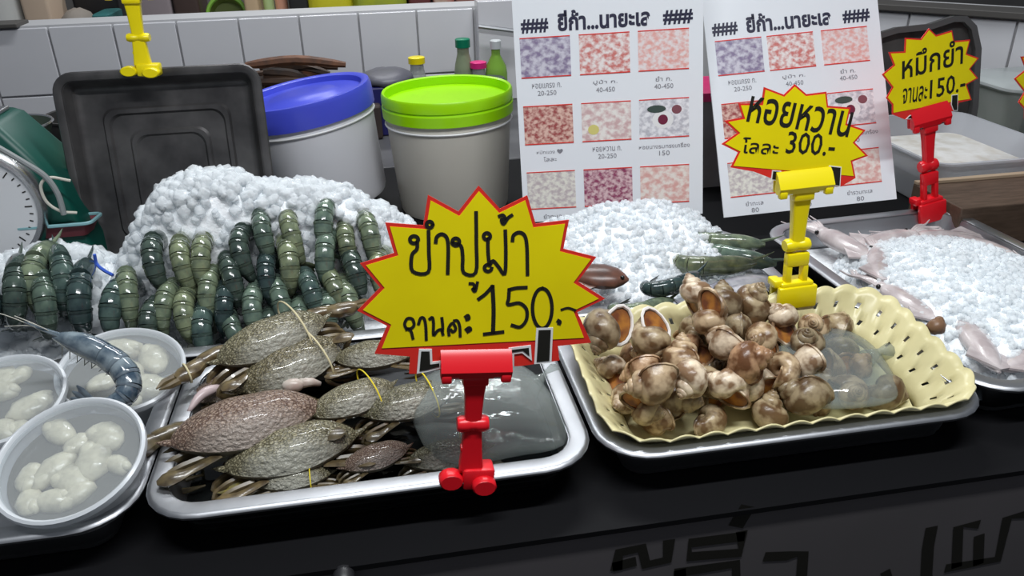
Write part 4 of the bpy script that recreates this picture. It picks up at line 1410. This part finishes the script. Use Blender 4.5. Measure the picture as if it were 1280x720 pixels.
mid_kind = prawn_parts(lay_path, 0.0165, (prawn_m, prawn_edge), False)
for i, (x, y, z, a) in enumerate([(905, 300, 0.925, 160), (925, 318, 0.915, 140), (838, 352, 0.935, 210), (890, 328, 0.925, 175), (800, 382, 0.915, 200)]):
    put_prawn(mid_kind, T(*onz(x, y, z)) @ RZ(a) @ Matrix.Scale(0.62 if i in (2, 4) else 0.8, 4), 'greenish prawn lying on the ice of the fish tray', 'prawns on the fish tray ice')

# ================================================================== squid
def squid_meshes():
    mant = MB().tube([(0, 0, 0), (0.010, 0, 0), (0.035, 0, 0), (0.07, 0, 0), (0.10, 0, 0), (0.115, 0, 0)], [0.002, 0.008, 0.016, 0.020, 0.020, 0.016], 14, flat=(0.7, 1.0), ref=(0, 0, 1)).mesh('mantle', squid_m)
    fin = MB().prism([(0.0, 0.0), (0.022, 0.034), (0.055, 0.016), (0.055, -0.016), (0.022, -0.034)], 0.002, 0.005).mesh('fin', squid_m, False)
    head = MB().ball((0.124, 0, 0), (0.014, 0.013, 0.010), 12, 8).mesh('head', squid_m)
    arms = MB()
    r_ = random.Random(4)
    for i in range(8):
        a = (i - 3.5) / 3.5
        arms.tube(catmull([(0.132, a * 0.008, 0), (0.155, a * 0.018, 0.003), (0.178, a * 0.026 + r_.uniform(-.006, .006), -0.002), (0.195, a * 0.022 + r_.uniform(-.01, .01), 0.0)], 3), [0.0036 * (1 - k / 10.5) + 0.0004 for k in range(10)], 6)
    arms = arms.mesh('arms', squid_m)
    eyes = MB(); eyes.ball((0.124, 0.012, 0.003), 0.004, 8, 6); eyes.ball((0.124, -0.012, 0.003), 0.004, 8, 6)
    return [('mantle', mant), ('fin', fin), ('head', head), ('arms', arms), ('eyes', eyes.mesh('eyes', eye_m))]
sqm = squid_meshes()
for (x, y, z, rz, s) in [(0.690, 1.040, 0.900, 100, .95), (0.700, 0.965, 0.900, 60, .9), (0.765, 1.050, 0.895, 12, .95), (0.860, 1.045, 0.893, 170, .85), (0.890, 0.985, 0.897, -80, .9),
                          (0.672, 0.850, 0.896, 96, .9), (0.690, 0.740, 0.896, 72, .95), (0.740, 0.705, 0.893, 20, .9), (0.885, 0.86, 0.897, 85, .9)]:
    p = Vector((x, y, z))
    t = thing('squid', 'pinkish white squid at the edge of the ice bed', 'squid', T(*p) @ RZ(rz) @ RX(rng.uniform(-12, 12)) @ Matrix.Scale(s, 4) @ T(-0.07, 0, 0), 'squid in the steel tray')
    for nm, me in sqm: link(nm, me, t)
p = onz(1170, 408, 0.925)
tag(MB().ball((0, 0, 0), (0.011, 0.010, 0.010), 12, 8, jit=0.12, rng=rng).ball((0.006, 0.004, 0.004), (0.006, 0.007, 0.006), 10, 6, jit=0.1, rng=rng).build('seafood_scrap', mat('brown_scrap', (0.20, 0.11, 0.06), 0.4), None, T(*p), angle=None),
    'small brown scrap lying on the squid ice', 'seafood')

# ================================================================== buckets
def bucket(label, c, r, h, lid_m, body_m, tilt, liquid, double=False):
    t = thing('plastic_bucket', label, 'bucket', T(*c) @ RY(tilt))
    MB().lathe([(0, 0), (r * 0.86, 0), (r * 0.88, 0.006), (r * 0.97, h - 0.028), (r * 0.985, h - 0.027), (r * 0.985, h - 0.022), (r * 0.975, h - 0.021), (r * 0.98, h), (r * 0.965, h), (r * 0.955, h - 0.03), (r * 0.865, 0.01), (0, 0.006)], 48, cap0=False, cap1=False).build('body', body_m, t)
    MB().ring((0, 0, h - 0.0255), (1, 0, 0), (0, 1, 0), (r * 0.985, r * 0.985), 0.0022, 48).build('rib', white_print, t)
    lid = [(r * 0.985, h - 0.014 if not double else h - 0.012), (r * 1.02, h - 0.014 if not double else h - 0.012)]
    if double:
        lid += [(r * 1.025, h + 0.006), (r * 1.00, h + 0.009), (r * 1.00, h + 0.010), (r * 1.02, h + 0.012), (r * 1.02, h + 0.027), (r * 1.0, h + 0.031), (r * 0.965, h + 0.029), (r * 0.955, h + 0.014), (0, h + 0.014)]
    else:
        lid += [(r * 1.03, h + 0.020), (r * 1.01, h + 0.028), (r * 0.97, h + 0.029), (r * 0.90, h + 0.026), (r * 0.88, h + 0.017), (r * 0.55, h + 0.017), (r * 0.5, h + 0.022), (0, h + 0.022)]
    MB().lathe(lid, 48, cap0=False, cap1=False).build('lid', lid_m, t)
    if liquid:
        MB().lathe([(0, 0.008), (r * 0.85, 0.008), (r * 0.868, liquid), (0, liquid)], 40, cap0=False, cap1=False).build('contents', mat('yellow_brine', (0.55, 0.45, 0.16), 0.3), t)
    return t


bucket('frosted plastic bucket with a tilted blue lid', (-0.100, 1.545, TOP + 0.0175), 0.124, 0.181, blue_lid, frost, -8.5, 0.030)
bucket('frosted plastic bucket with a lime green lid', (0.136, 1.49, TOP + 0.003), 0.118, 0.192, lime_lid, frost_warm, -1.0, 0.0, True)

# ================================================================== left: weighing scale and clutter
sc_c = ony(-26, 262, 1.225)
sM = T(sc_c.x, 1.302, TOP)
sct = thing('weighing_scale', 'green enamelled dial weighing scale beside the low ice', 'scale', sM)
zc = sc_c.z - TOP
body = MB()
body.loft([rrect(0.275, 0.15, 0.012, 0.0, 3), rrect(0.27, 0.14, 0.012, zc * 0.5, 3), rrect(0.215, 0.13, 0.012, zc + 0.03, 3), rrect(0.10, 0.11, 0.012, zc + 0.112, 3), rrect(0.08, 0.10, 0.012, zc + 0.118, 3)])
body.build('housing', green_paint, sct)
DM = T(0.0, -0.076, zc) @ RX(90) @ RX(-4)
MB().lathe([(0, -0.012), (0.082, -0.012), (0.082, 0.004), (0, 0.004)], 40, DM, cap0=False, cap1=False).build('dial_face', dial_m, sct)
MB().lathe([(0.080, -0.012), (0.093, -0.012), (0.093, 0.008), (0.088, 0.014), (0.080, 0.008), (0.080, -0.012)], 48, DM, cap0=False, cap1=False).build('dial_ring', chrome, sct)
tk = MB()
for i in range(40):
    a = 2 * math.pi * i / 40
    L_ = 0.010 if i % 5 == 0 else 0.005
    tk.box((0, 0, 0), (L_, 0.0016, 0.0006), 0, DM @ RZ(math.degrees(a)) @ T(0.073 - L_ / 2, 0, 0.0045))
tk.build('dial_marks', ink, sct, smooth=False)
MB().lathe([(0, 0), (0.011, 0), (0.010, 0.006), (0, 0.007)], 16, DM @ T(0, 0, 0.004), cap0=False, cap1=False).build('dial_hub', chrome, sct)
MB().box((0, 0, 0), (0.004, 0.072, 0.001), 0, DM @ RZ(20) @ T(0, 0.03, 0.008)).build('needle', card_red, sct, smooth=False)
MB().box((0, 0, zc + 0.121), (0.07, 0.07, 0.006), 0.002).build('platform', steel, sct, smooth=False)
# pale hose looping beside the scale
hs = [ony(-6, 182, 1.218), ony(30, 203, 1.214), ony(56, 220, 1.212), ony(72, 242, 1.212), ony(80, 268, 1.212)]
tag(MB().tube(catmull(hs, 5), 0.0042, 8).build('hose', mat('pale_grey_hose', (0.25, 0.27, 0.27), 0.45)), 'pale grey hose sloping behind the scale', 'hose')
ws = [ony(88, 226, 1.225), ony(62, 222, 1.216), ony(51, 232, 1.213), ony(58, 252, 1.213), ony(76, 264, 1.216), ony(96, 266, 1.225)]
tag(MB().tube(catmull(ws, 6), 0.0022, 7).build('cable', mat('white_cable', (0.55, 0.53, 0.46), 0.45)), 'thin white cable curled beside the dark upright tray', 'cable')
p = ony(72, 286, 1.24)
hb = thing('shallow_dish', 'shallow red dish with a pale turquoise rim behind the ice', 'dish', T(p.x, 1.25, p.z - 0.012) @ RX(-6))
MB().loft([rrect(0.085, 0.045, 0.008, 0, 3), rrect(0.105, 0.06, 0.010, 0.020, 3)], cap1=False).build('body', mat('maroon_dish', (0.16, 0.04, 0.05), 0.4), hb)
MB().tube([Vector(q) for q in rrect(0.107, 0.062, 0.010, 0.020, 3)] + [Vector(rrect(0.107, 0.062, 0.010, 0.020, 3)[0])], 0.0028, 6).build('rim', mat('turquoise_rim', (0.22, 0.42, 0.45), 0.35), hb)
# stand for dish: stacked black crate
MB().box((0, 0, 0), (0.07, 0.05, max(0.02, p.z - 0.014 - TOP)), 0.004).build('storage_box', black_pl, None, T(p.x, 1.262, TOP + 0.0005 + max(0.02, p.z - 0.014 - TOP) / 2), smooth=False)
tag(bpy.data.objects['storage_box'], 'black storage box under the shallow red dish', 'box')

def pot(name, label, c, r, h, m_, handle=True):
    t = thing(name, label, 'pot', T(*c))
    MB().lathe([(0, 0), (r * 0.92, 0), (r, 0.01), (r, h), (r * 1.05, h + 0.002), (r * 1.05, h + 0.006), (r * 0.97, h + 0.005), (r * 0.95, 0.012), (0, 0.01)], 32, cap0=False, cap1=False).build('body', m_, t)
    if handle:
        MB().tube(catmull([(r, -0.0, h * 0.8), (r + 0.03, -0.015, h * 0.85), (r + 0.09, -0.03, h * 0.86)], 4), 0.008, 8).build('handle', black_pl, t)
    return t
pot('saucepan', 'black saucepan on the workbench behind the scale', (ony(60, 180, 2.02).x + 0.10, 2.05, TOP), 0.10, 0.09, dark_pan)
p = ony(46, 176, 1.68)
tag(MB().ball((0, 0, 0), (0.035, 0.03, 0.026), 14, 10, jit=0.05, rng=rng).build('crumpled_bag', mat('grey_white_bag', (0.42, 0.45, 0.46), 0.35), None, T(p.x, 1.66, TOP + 0.0255), angle=None), 'small crumpled pale bag between the scale and the dark tray', 'bag')
p = ony(8, 148, 1.85)
bw = thing('bowl', 'dark green bowl with a steel edge holding a jar', 'bowl', T(p.x, 1.85, TOP + 0.06))
MB().lathe([(0, 0), (0.04, 0), (0.07, 0.03), (0.085, 0.065), (0.081, 0.065), (0.066, 0.033), (0.037, 0.006), (0, 0.006)], 32, cap0=False, cap1=False).build('body', mat('dark_green_bowl', (0.05, 0.07, 0.05), 0.35), bw)
MB().ring((0, 0, 0.065), (1, 0, 0), (0, 1, 0), (0.084, 0.084), 0.003, 32).build('edge', chrome, bw)
MB().box((p.x, 1.86, TOP + 0.03), (0.16, 0.14, 0.058), 0.004).build('storage_box', dark_pan, smooth=False)
tag([o for o in bpy.data.objects if o.name.startswith('storage_box')][-1], 'dark box holding up the green bowl', 'box')
jr = thing('jar', 'pale jar with a blue lid standing in the bowl', 'jar', T(p.x - 0.015, 1.85, TOP + 0.067))
MB().lathe([(0, 0), (0.03, 0), (0.032, 0.005), (0.032, 0.055), (0.028, 0.062), (0, 0.062)], 24, cap0=False, cap1=False).build('body', mat('beige_jar', (0.45, 0.38, 0.30), 0.3), jr)
MB().lathe([(0, 0.062), (0.033, 0.062), (0.033, 0.082), (0.030, 0.085), (0, 0.085)], 24, cap0=False, cap1=False).build('lid', mat('dark_blue_lid', (0.03, 0.03, 0.25), 0.35), jr)

# ================================================================== behind the buckets
rg = random.Random(12)
bun = (MATS.get('x') or mat('brown_stick', (0.11, 0.055, 0.03), 0.6, col2=(0.05, 0.028, 0.02), scale=40, rand=[(1, 1, 1), (0.6, 0.6, 0.6), (1.5, 1.2, 1.0)]))
for i in range(12):
    q = i / 11
    a = ony(312 + rg.uniform(-6, 30), 112 - 30 * q, 2.06 + 0.10 * rg.random()); b = ony(405 + rg.uniform(-10, 45), 118 - 38 * q + rg.uniform(0, 22), 2.04 + 0.12 * rg.random())
    mid_ = a.lerp(b, 0.5) + Vector((0, 0, 0.012))
    st = MB().tube(catmull([a, mid_, b], 4), [0.008, 0.011, 0.012, 0.012, 0.012, 0.012, 0.011, 0.010, 0.007], 7).build('firewood_stick', bun)
    tint(st, 'brown_stick', rg)
    tag(st, 'dark brown stick in the pile behind the blue-lidded bucket', 'stick', 'brown sticks behind the bucket')
p = ony(372, 118, 2.08)
MB().box((p.x, 2.10, (TOP + p.z - 0.02) / 2 + 0.001), (0.40, 0.22, p.z - 0.02 - TOP), 0.006).build('storage_box', mat('dark_brown_box', (0.05, 0.035, 0.03), 0.6), smooth=False)
tag([o for o in bpy.data.objects if o.name.startswith('storage_box')][-1], 'dark brown box under the pile of sticks', 'box')
# dark blue crate with a black cover
p0 = ony(454, 108, 2.05); p1 = ony(516, 108, 2.05)
cr = thing('crate', 'dark blue crate with a crumpled black cover', 'crate', T((p0.x + p1.x) / 2, 2.10, TOP + 0.001))
hz = p0.z - TOP
MB().box((0, 0, hz / 2), (p1.x - p0.x, 0.16, hz), 0.004).build('body', mat('dark_blue_plastic', (0.02, 0.02, 0.14), 0.4), cr, smooth=False)
MB().ball((0, 0, hz + 0.008), ((p1.x - p0.x) * 0.54, 0.085, 0.022), 18, 8, jit=0.08, rng=rg).build('cover', mat('dark_grey_film', (0.09, 0.09, 0.11), 0.4), cr, angle=None)

def bottle(label, px, Y, zb_, r, h, glass, capc, labc=None, neck=0.45, fill=None):
    p = ony(px[0], px[1], Y)
    t = thing('bottle', label, 'bottle', T(p.x, Y, zb_), 'bottles by the tiled wall')
    MB().lathe([(0, 0), (r * 0.95, 0), (r, 0.004), (r, h * 0.55), (r * 0.9, h * 0.65), (r * neck, h * 0.80), (r * neck, h * 0.90), (0, h * 0.90)], 24, cap0=False, cap1=False).build('body', glass, t)
    MB().lathe([(0, h * 0.885), (r * neck * 1.25, h * 0.885), (r * neck * 1.25, h * 0.99), (r * neck * 1.1, h), (0, h)], 20, cap0=False, cap1=False).build('cap', capc, t)
    if labc:
        MB().lathe([(r * 1.012, h * 0.22), (r * 1.02, h * 0.22), (r * 1.02, h * 0.50), (r * 1.012, h * 0.50)], 24, cap0=False, cap1=False).build('paper_label', labc, t)
    return t
def hb_(y, x, Y): return ony(x, y, Y).z - TOP
pale_g = mat('pale_clear_glass', (0.50, 0.52, 0.50), 0.1, clear=0.45)
olive_g = mat('pale_olive_glass', (0.30, 0.36, 0.22), 0.1, clear=0.3)
green_g = mat('bright_green_glass', (0.25, 0.48, 0.06), 0.1, clear=0.25)
bottle('clear bottle with a yellow cap by the tiled wall', (521, 80), 2.25, TOP, 0.026, hb_(71, 521, 2.25), pale_g, yellow_pl, None, 0.7)
bottle('bottle with a green cap and an orange label by the tiled wall', (579, 70), 2.22, TOP, 0.026, hb_(48, 579, 2.22), olive_g, mat('green_cap', (0.0, 0.18, 0.09), 0.35), mat('orange_label', (0.55, 0.25, 0.05), 0.45), 0.62)
bottle('green glass bottle with a pale cap by the white pier', (620, 78), 2.20, TOP, 0.030, hb_(50, 620, 2.20), green_g, mat('pale_cap', (0.55, 0.58, 0.58), 0.35), None, 0.4)
bottle('small bottle with a bright pink cap between the green bottles', (598, 85), 2.20, TOP, 0.020, hb_(77, 598, 2.20), pale_g, mat('pink_cap', (0.70, 0.02, 0.20), 0.35), None, 0.9)
p = ony(612, 94, 2.15)
tag(MB().lathe([(0, 0), (0.036, 0), (0.04, 0.01), (0.04, p.z - TOP - 0.012), (0.034, p.z - TOP), (0, p.z - TOP)], 24, T(p.x, 2.12, TOP), cap0=False, cap1=False).build('canister', mat('dark_slate_plastic', (0.05, 0.055, 0.07), 0.4)), 'dark slate canister in front of the green bottle', 'canister')

# kitchen things seen over the low wall
KY = 2.78; KZ = 1.0005
def kx(x): return ony(x, 12, KY).x
def kbox(name, label, cat, x0, x1, h, m_, dep=0.16, Yo=0.0, rnd=0.01, jit=0):
    a, b = kx(x0), kx(x1)
    o = MB().loft([rrect((b - a) * 0.96, dep, rnd, 0, 4), rrect(b - a, dep, rnd, h * 0.5, 4), rrect((b - a) * 0.98, dep, rnd, h * 0.96, 4), rrect((b - a) * 0.86, dep * 0.86, rnd, h, 4)]).build(name, m_, None, T((a + b) / 2, KY + Yo, KZ), angle=30)
    return tag(o, label, cat)
kbox('cloth_roll', 'white cloth roll at the end of the kitchen table', 'cloth', -30, 36, 0.30, mat('offwhite_cloth', (0.50, 0.50, 0.48), 0.8, bump=0.3, bscale=20), 0.2, 0, 0.06)
kbox('carton', 'beige carton beside the white cloth roll', 'carton', 40, 74, 0.26, mat('beige_card', (0.52, 0.40, 0.30), 0.7))
def sack(label, x0, x1, h, m_, seed):
    a, b = kx(x0), kx(x1); rg_ = random.Random(seed)
    o = MB().ball((0, 0, h * 0.5), ((b - a) / 2, 0.08, h * 0.5), 18, 12, jit=0.05, rng=rg_).build('sack', m_, None, T((a + b) / 2, KY - 0.03, KZ), angle=None)
    return tag(o, label, 'sack')
sack('taupe sack slumped beside the beige carton', 77, 121, 0.105, mat('taupe_sack', (0.25, 0.22, 0.19), 0.8, bump=0.3, bscale=25), 1)
kbox('food_box', 'small teal box beside the taupe sack', 'box', 122, 144, 0.090, mat('teal_box', (0.03, 0.16, 0.16), 0.5))
kbox('storage_tin', 'black tin behind the taupe sack', 'tin', 78, 138, 0.25, black_pl, 0.12, 0.16)
kbox('carton', 'mauve grey carton beside the teal box', 'carton', 176, 222, 0.28, mat('mauve_card', (0.25, 0.21, 0.22), 0.7))
kbox('storage_tin', 'dark brown tin beside the mauve carton', 'tin', 224, 256, 0.24, mat('dark_brown_tin', (0.05, 0.03, 0.025), 0.5))
a = (kx(258) + kx(310)) / 2; rr = (kx(310) - kx(258)) / 2
gb = thing('round_basket', 'round green plastic basket propped on its side', 'basket', T(a, KY - 0.02, KZ + rr) @ RX(78))
MB().lathe([(0, -0.05), (rr * 0.72, -0.05), (rr * 0.78, -0.045), (rr * 0.97, 0.0), (rr * 0.92, 0.0), (rr * 0.74, -0.04), (0, -0.043)], 32, cap0=False, cap1=False).build('body', mat('olive_inside', (0.16, 0.20, 0.05), 0.5), gb)
MB().ring((0, 0, 0), (1, 0, 0), (0, 1, 0), (rr * 0.94, rr * 0.94), rr * 0.10, 36).build('rim', mat('green_rim', (0.20, 0.42, 0.05), 0.4), gb)
kbox('carton', 'tan carton beside the round green basket', 'carton', 310, 328, 0.22, mat('tan_card', (0.50, 0.36, 0.22), 0.7))
def kbottle(label, x, r_px, h, m_, capm):
    a = kx(x); r_ = (kx(x + r_px) - kx(x - r_px)) / 2
    t = thing('sauce_bottle', label, 'bottle', T(a, KY, KZ), 'sauce bottles on the kitchen table')
    MB().lathe([(0, 0), (r_, 0), (r_, h * 0.6), (r_ * 0.5, h * 0.8), (r_ * 0.5, h * 0.9), (0, h * 0.9)], 20, cap0=False, cap1=False).build('body', m_, t)
    MB().lathe([(0, h * 0.9), (r_ * 0.6, h * 0.9), (r_ * 0.6, h), (0, h)], 16, cap0=False, cap1=False).build('cap', capm, t)
kbottle('pale green sauce bottle on the kitchen table', 337, 7, 0.26, mat('pale_green_sauce', (0.42, 0.55, 0.25), 0.4), mat('lime_cap', (0.3, 0.6, 0.1), 0.4))
kbottle('salmon pink sauce bottle on the kitchen table', 353, 8, 0.24, mat('salmon_sauce', (0.72, 0.36, 0.24), 0.4), white_print)
kbox('storage_tin', 'tall black tin between the sauce bottles and the yellow bag', 'tin', 364, 389, 0.3, black_pl)
def drape(label, x0, x1, m_, seed):
    a, b = kx(x0), kx(x1)
    rg_ = random.Random(seed)
    lo = []; n = 14
    for z, k in ((0, 1.0), (0.06, 1.03), (0.14, 1.0), (0.24, 0.95), (0.30, 0.7)):
        base = rrect((b - a) * k, 0.2 * k, 0.04, z, 5)
        lo.append([(p[0] + rg_.uniform(-.004, .004), p[1] + rg_.uniform(-.004, .004), p[2]) for p in base])
    o = MB().loft(lo).build('filled_bag', m_, None, T((a + b) / 2, KY, KZ), angle=60)
    return tag(o, label, 'bag')
drape('bulky mustard yellow plastic bag on the kitchen table', 388, 442, mat('mustard_bag', (0.55, 0.50, 0.02), 0.4, bump=0.3, bscale=20), 2)
drape('olive green plastic bag beside the mustard bag', 443, 508, mat('olive_bag', (0.36, 0.40, 0.02), 0.4, col2=(0.28, 0.33, 0.04), scale=20, bump=0.3, bscale=20), 3)
kbox('storage_tin', 'dark maroon tin beside the olive bag', 'tin', 510, 537, 0.28, mat('maroon_tin', (0.12, 0.03, 0.03), 0.5))
kbox('carton', 'red and cream carton at the end of the kitchen table', 'carton', 540, 566, 0.20, mat('red_cream_card', (0.50, 0.40, 0.32), 0.6, col2=(0.35, 0.08, 0.06), scale=30))
kbox('carton', 'brown red carton behind the white pier', 'carton', 567, 600, 0.24, mat('brown_red_card', (0.26, 0.10, 0.08), 0.6))

# grey bin with a pink lid glimpsed between the two menu sheets
bx_ = ony(890, 170, 1.50)
gbn = thing('storage_bin', 'grey storage bin with a pink lid between the two menu sheets', 'bin', T(bx_.x, 1.52, TOP + 0.0005))
zt_ = ony(890, 128, 1.45).z - TOP
MB().loft([rrect(0.10, 0.10, 0.015, 0), rrect(0.125, 0.125, 0.018, zt_)]).build('body', mat('grey_brown_bin', (0.20, 0.185, 0.18), 0.45, col2=(0.27, 0.26, 0.26), scale=14), gbn)
MB().loft([rrect(0.132, 0.132, 0.018, zt_), rrect(0.132, 0.132, 0.018, zt_ + 0.016), rrect(0.11, 0.11, 0.018, zt_ + 0.022)]).build('lid', mat('pink_lid', (0.62, 0.03, 0.16), 0.4), gbn)

# ================================================================== right side: tubs and pan
def food_tub(label, x0, x1, yb, ztop, c_y, dep, m_, lidm=None, fill=None, z0=TOP + 0.0005):
    """open clear tub"""
    t = thing('food_tub', label, 'tub', T((x0 + x1) / 2, c_y, z0))
    W = x1 - x0; h = ztop - z0
    L_ = [rrect(W * 0.82, dep * 0.82, 0.03, 0), rrect(W * 0.84, dep * 0.84, 0.03, 0.002), rrect(W * 0.97, dep * 0.97, 0.035, h - 0.004), rrect(W, dep, 0.04, h - 0.004), rrect(W, dep, 0.04, h), rrect(W * 0.955, dep * 0.955, 0.035, h), rrect(W * 0.83, dep * 0.83, 0.03, 0.005)]
    MB().loft(L_).build('body', m_, t)
    if fill:
        MB().loft([rrect(W * 0.82, dep * 0.82, 0.03, 0.006), rrect(W * 0.90, dep * 0.90, 0.03, h * fill[0])]).build('contents', fill[1], t)
    if lidm:
        MB().loft([rrect(W * 1.02, dep * 1.02, 0.04, h), rrect(W * 1.02, dep * 1.02, 0.04, h + 0.006), rrect(W * 0.94, dep * 0.94, 0.035, h + 0.014)]).build('lid', lidm, t)
    return t
e0 = ony(1112, 215, 1.36); e1 = ony(1272, 225, 1.36)
tub_pl = mat('scuffed_clear_plastic', (0.62, 0.64, 0.68), 0.3, clear=0.42)
food_tub('open clear tub of white crushed ice behind the squid tray', e0.x, e1.x, 0, 0.945, 1.40, 0.34, tub_pl, None, (0.55, mat('white_tub_contents', (0.70, 0.70, 0.68), 0.5, col2=(0.55, 0.52, 0.46), scale=30)))
f0 = ony(1185, 150, 1.75); f1 = ony(1300, 150, 1.75)
food_tub('lidded clear tub of green leaves near the right tiled wall', f0.x, f1.x + 0.02, 0, 0.975, 1.66, 0.20, mat('scuffed_clear_plastic2', (0.55, 0.58, 0.56), 0.3, clear=0.65), mat('clear_lid', (0.62, 0.66, 0.66), 0.25, clear=0.4), (0.8, mat('green_leaves_fill', (0.10, 0.22, 0.05), 0.5, col2=(0.35, 0.38, 0.28), scale=25)))
# brown wooden box to the right of the squid tray
g = onz(1215, 268, 0.93)
wbx = thing('wooden_box', 'brown wooden box with a pale edge beside the squid tray', 'box', T(g.x + 0.20, 1.155 , TOP + 0.0005))
MB().box((0, 0, 0.035), (0.36, 0.13, 0.07), 0.002).build('body', mat('brown_wood', (0.10, 0.065, 0.045), 0.55, col2=(0.07, 0.045, 0.03), scale=30, stretch=(1, 6, 6)), wbx, smooth=False)
MB().box((0, 0.058, 0.073), (0.36, 0.012, 0.006), 0.001).build('edge_strip', mat('pale_wood', (0.42, 0.32, 0.22), 0.5), wbx, smooth=False)
# sooty pan hanging against the right wall
pw_ = Plane(ony(1150, 75, 1.62), -14, 8)
pan_o = [(1086, 128), (1094, 42), (1120, 34), (1160, 30), (1190, 20), (1206, 20), (1218, 32), (1224, 60), (1220, 132)]
P_ = [pw_.uv(*p) for p in pan_o]
pn = thing('roasting_pan', 'sooty dark roasting pan propped up behind the squid price card', 'pan', pw_.M)
# side wall plus sunken back
bP = [p for p in P_]
lowest = min(p[1] for p in P_)
ext = (TOP + 0.002 - pw_.O.z) / pw_.V.z
P2 = [(P_[0][0], ext)] + P_ + [(P_[-1][0], ext)]
MB().prism(P2, -0.012, -0.008).build('back', dark_pan, pn, smooth=False)
inn = offset_poly(P2, 0.012)
n = len(P2)
vs = [(p[0], p[1], -0.008) for p in P2] + [(p[0], p[1], 0.012) for p in P2] + [(p[0], p[1], 0.012) for p in inn] + [(p[0], p[1], -0.006) for p in inn]
fs = []
for q in range(3):
    for i in range(n):
        i2 = (i + 1) % n
        fs.append([q * n + i, q * n + i2, (q + 1) * n + i2, (q + 1) * n + i])
MB().add(vs, fs).build('rim', mat('grey_pan_rim', (0.13, 0.13, 0.13), 0.4, 0.5), pn, smooth=False)
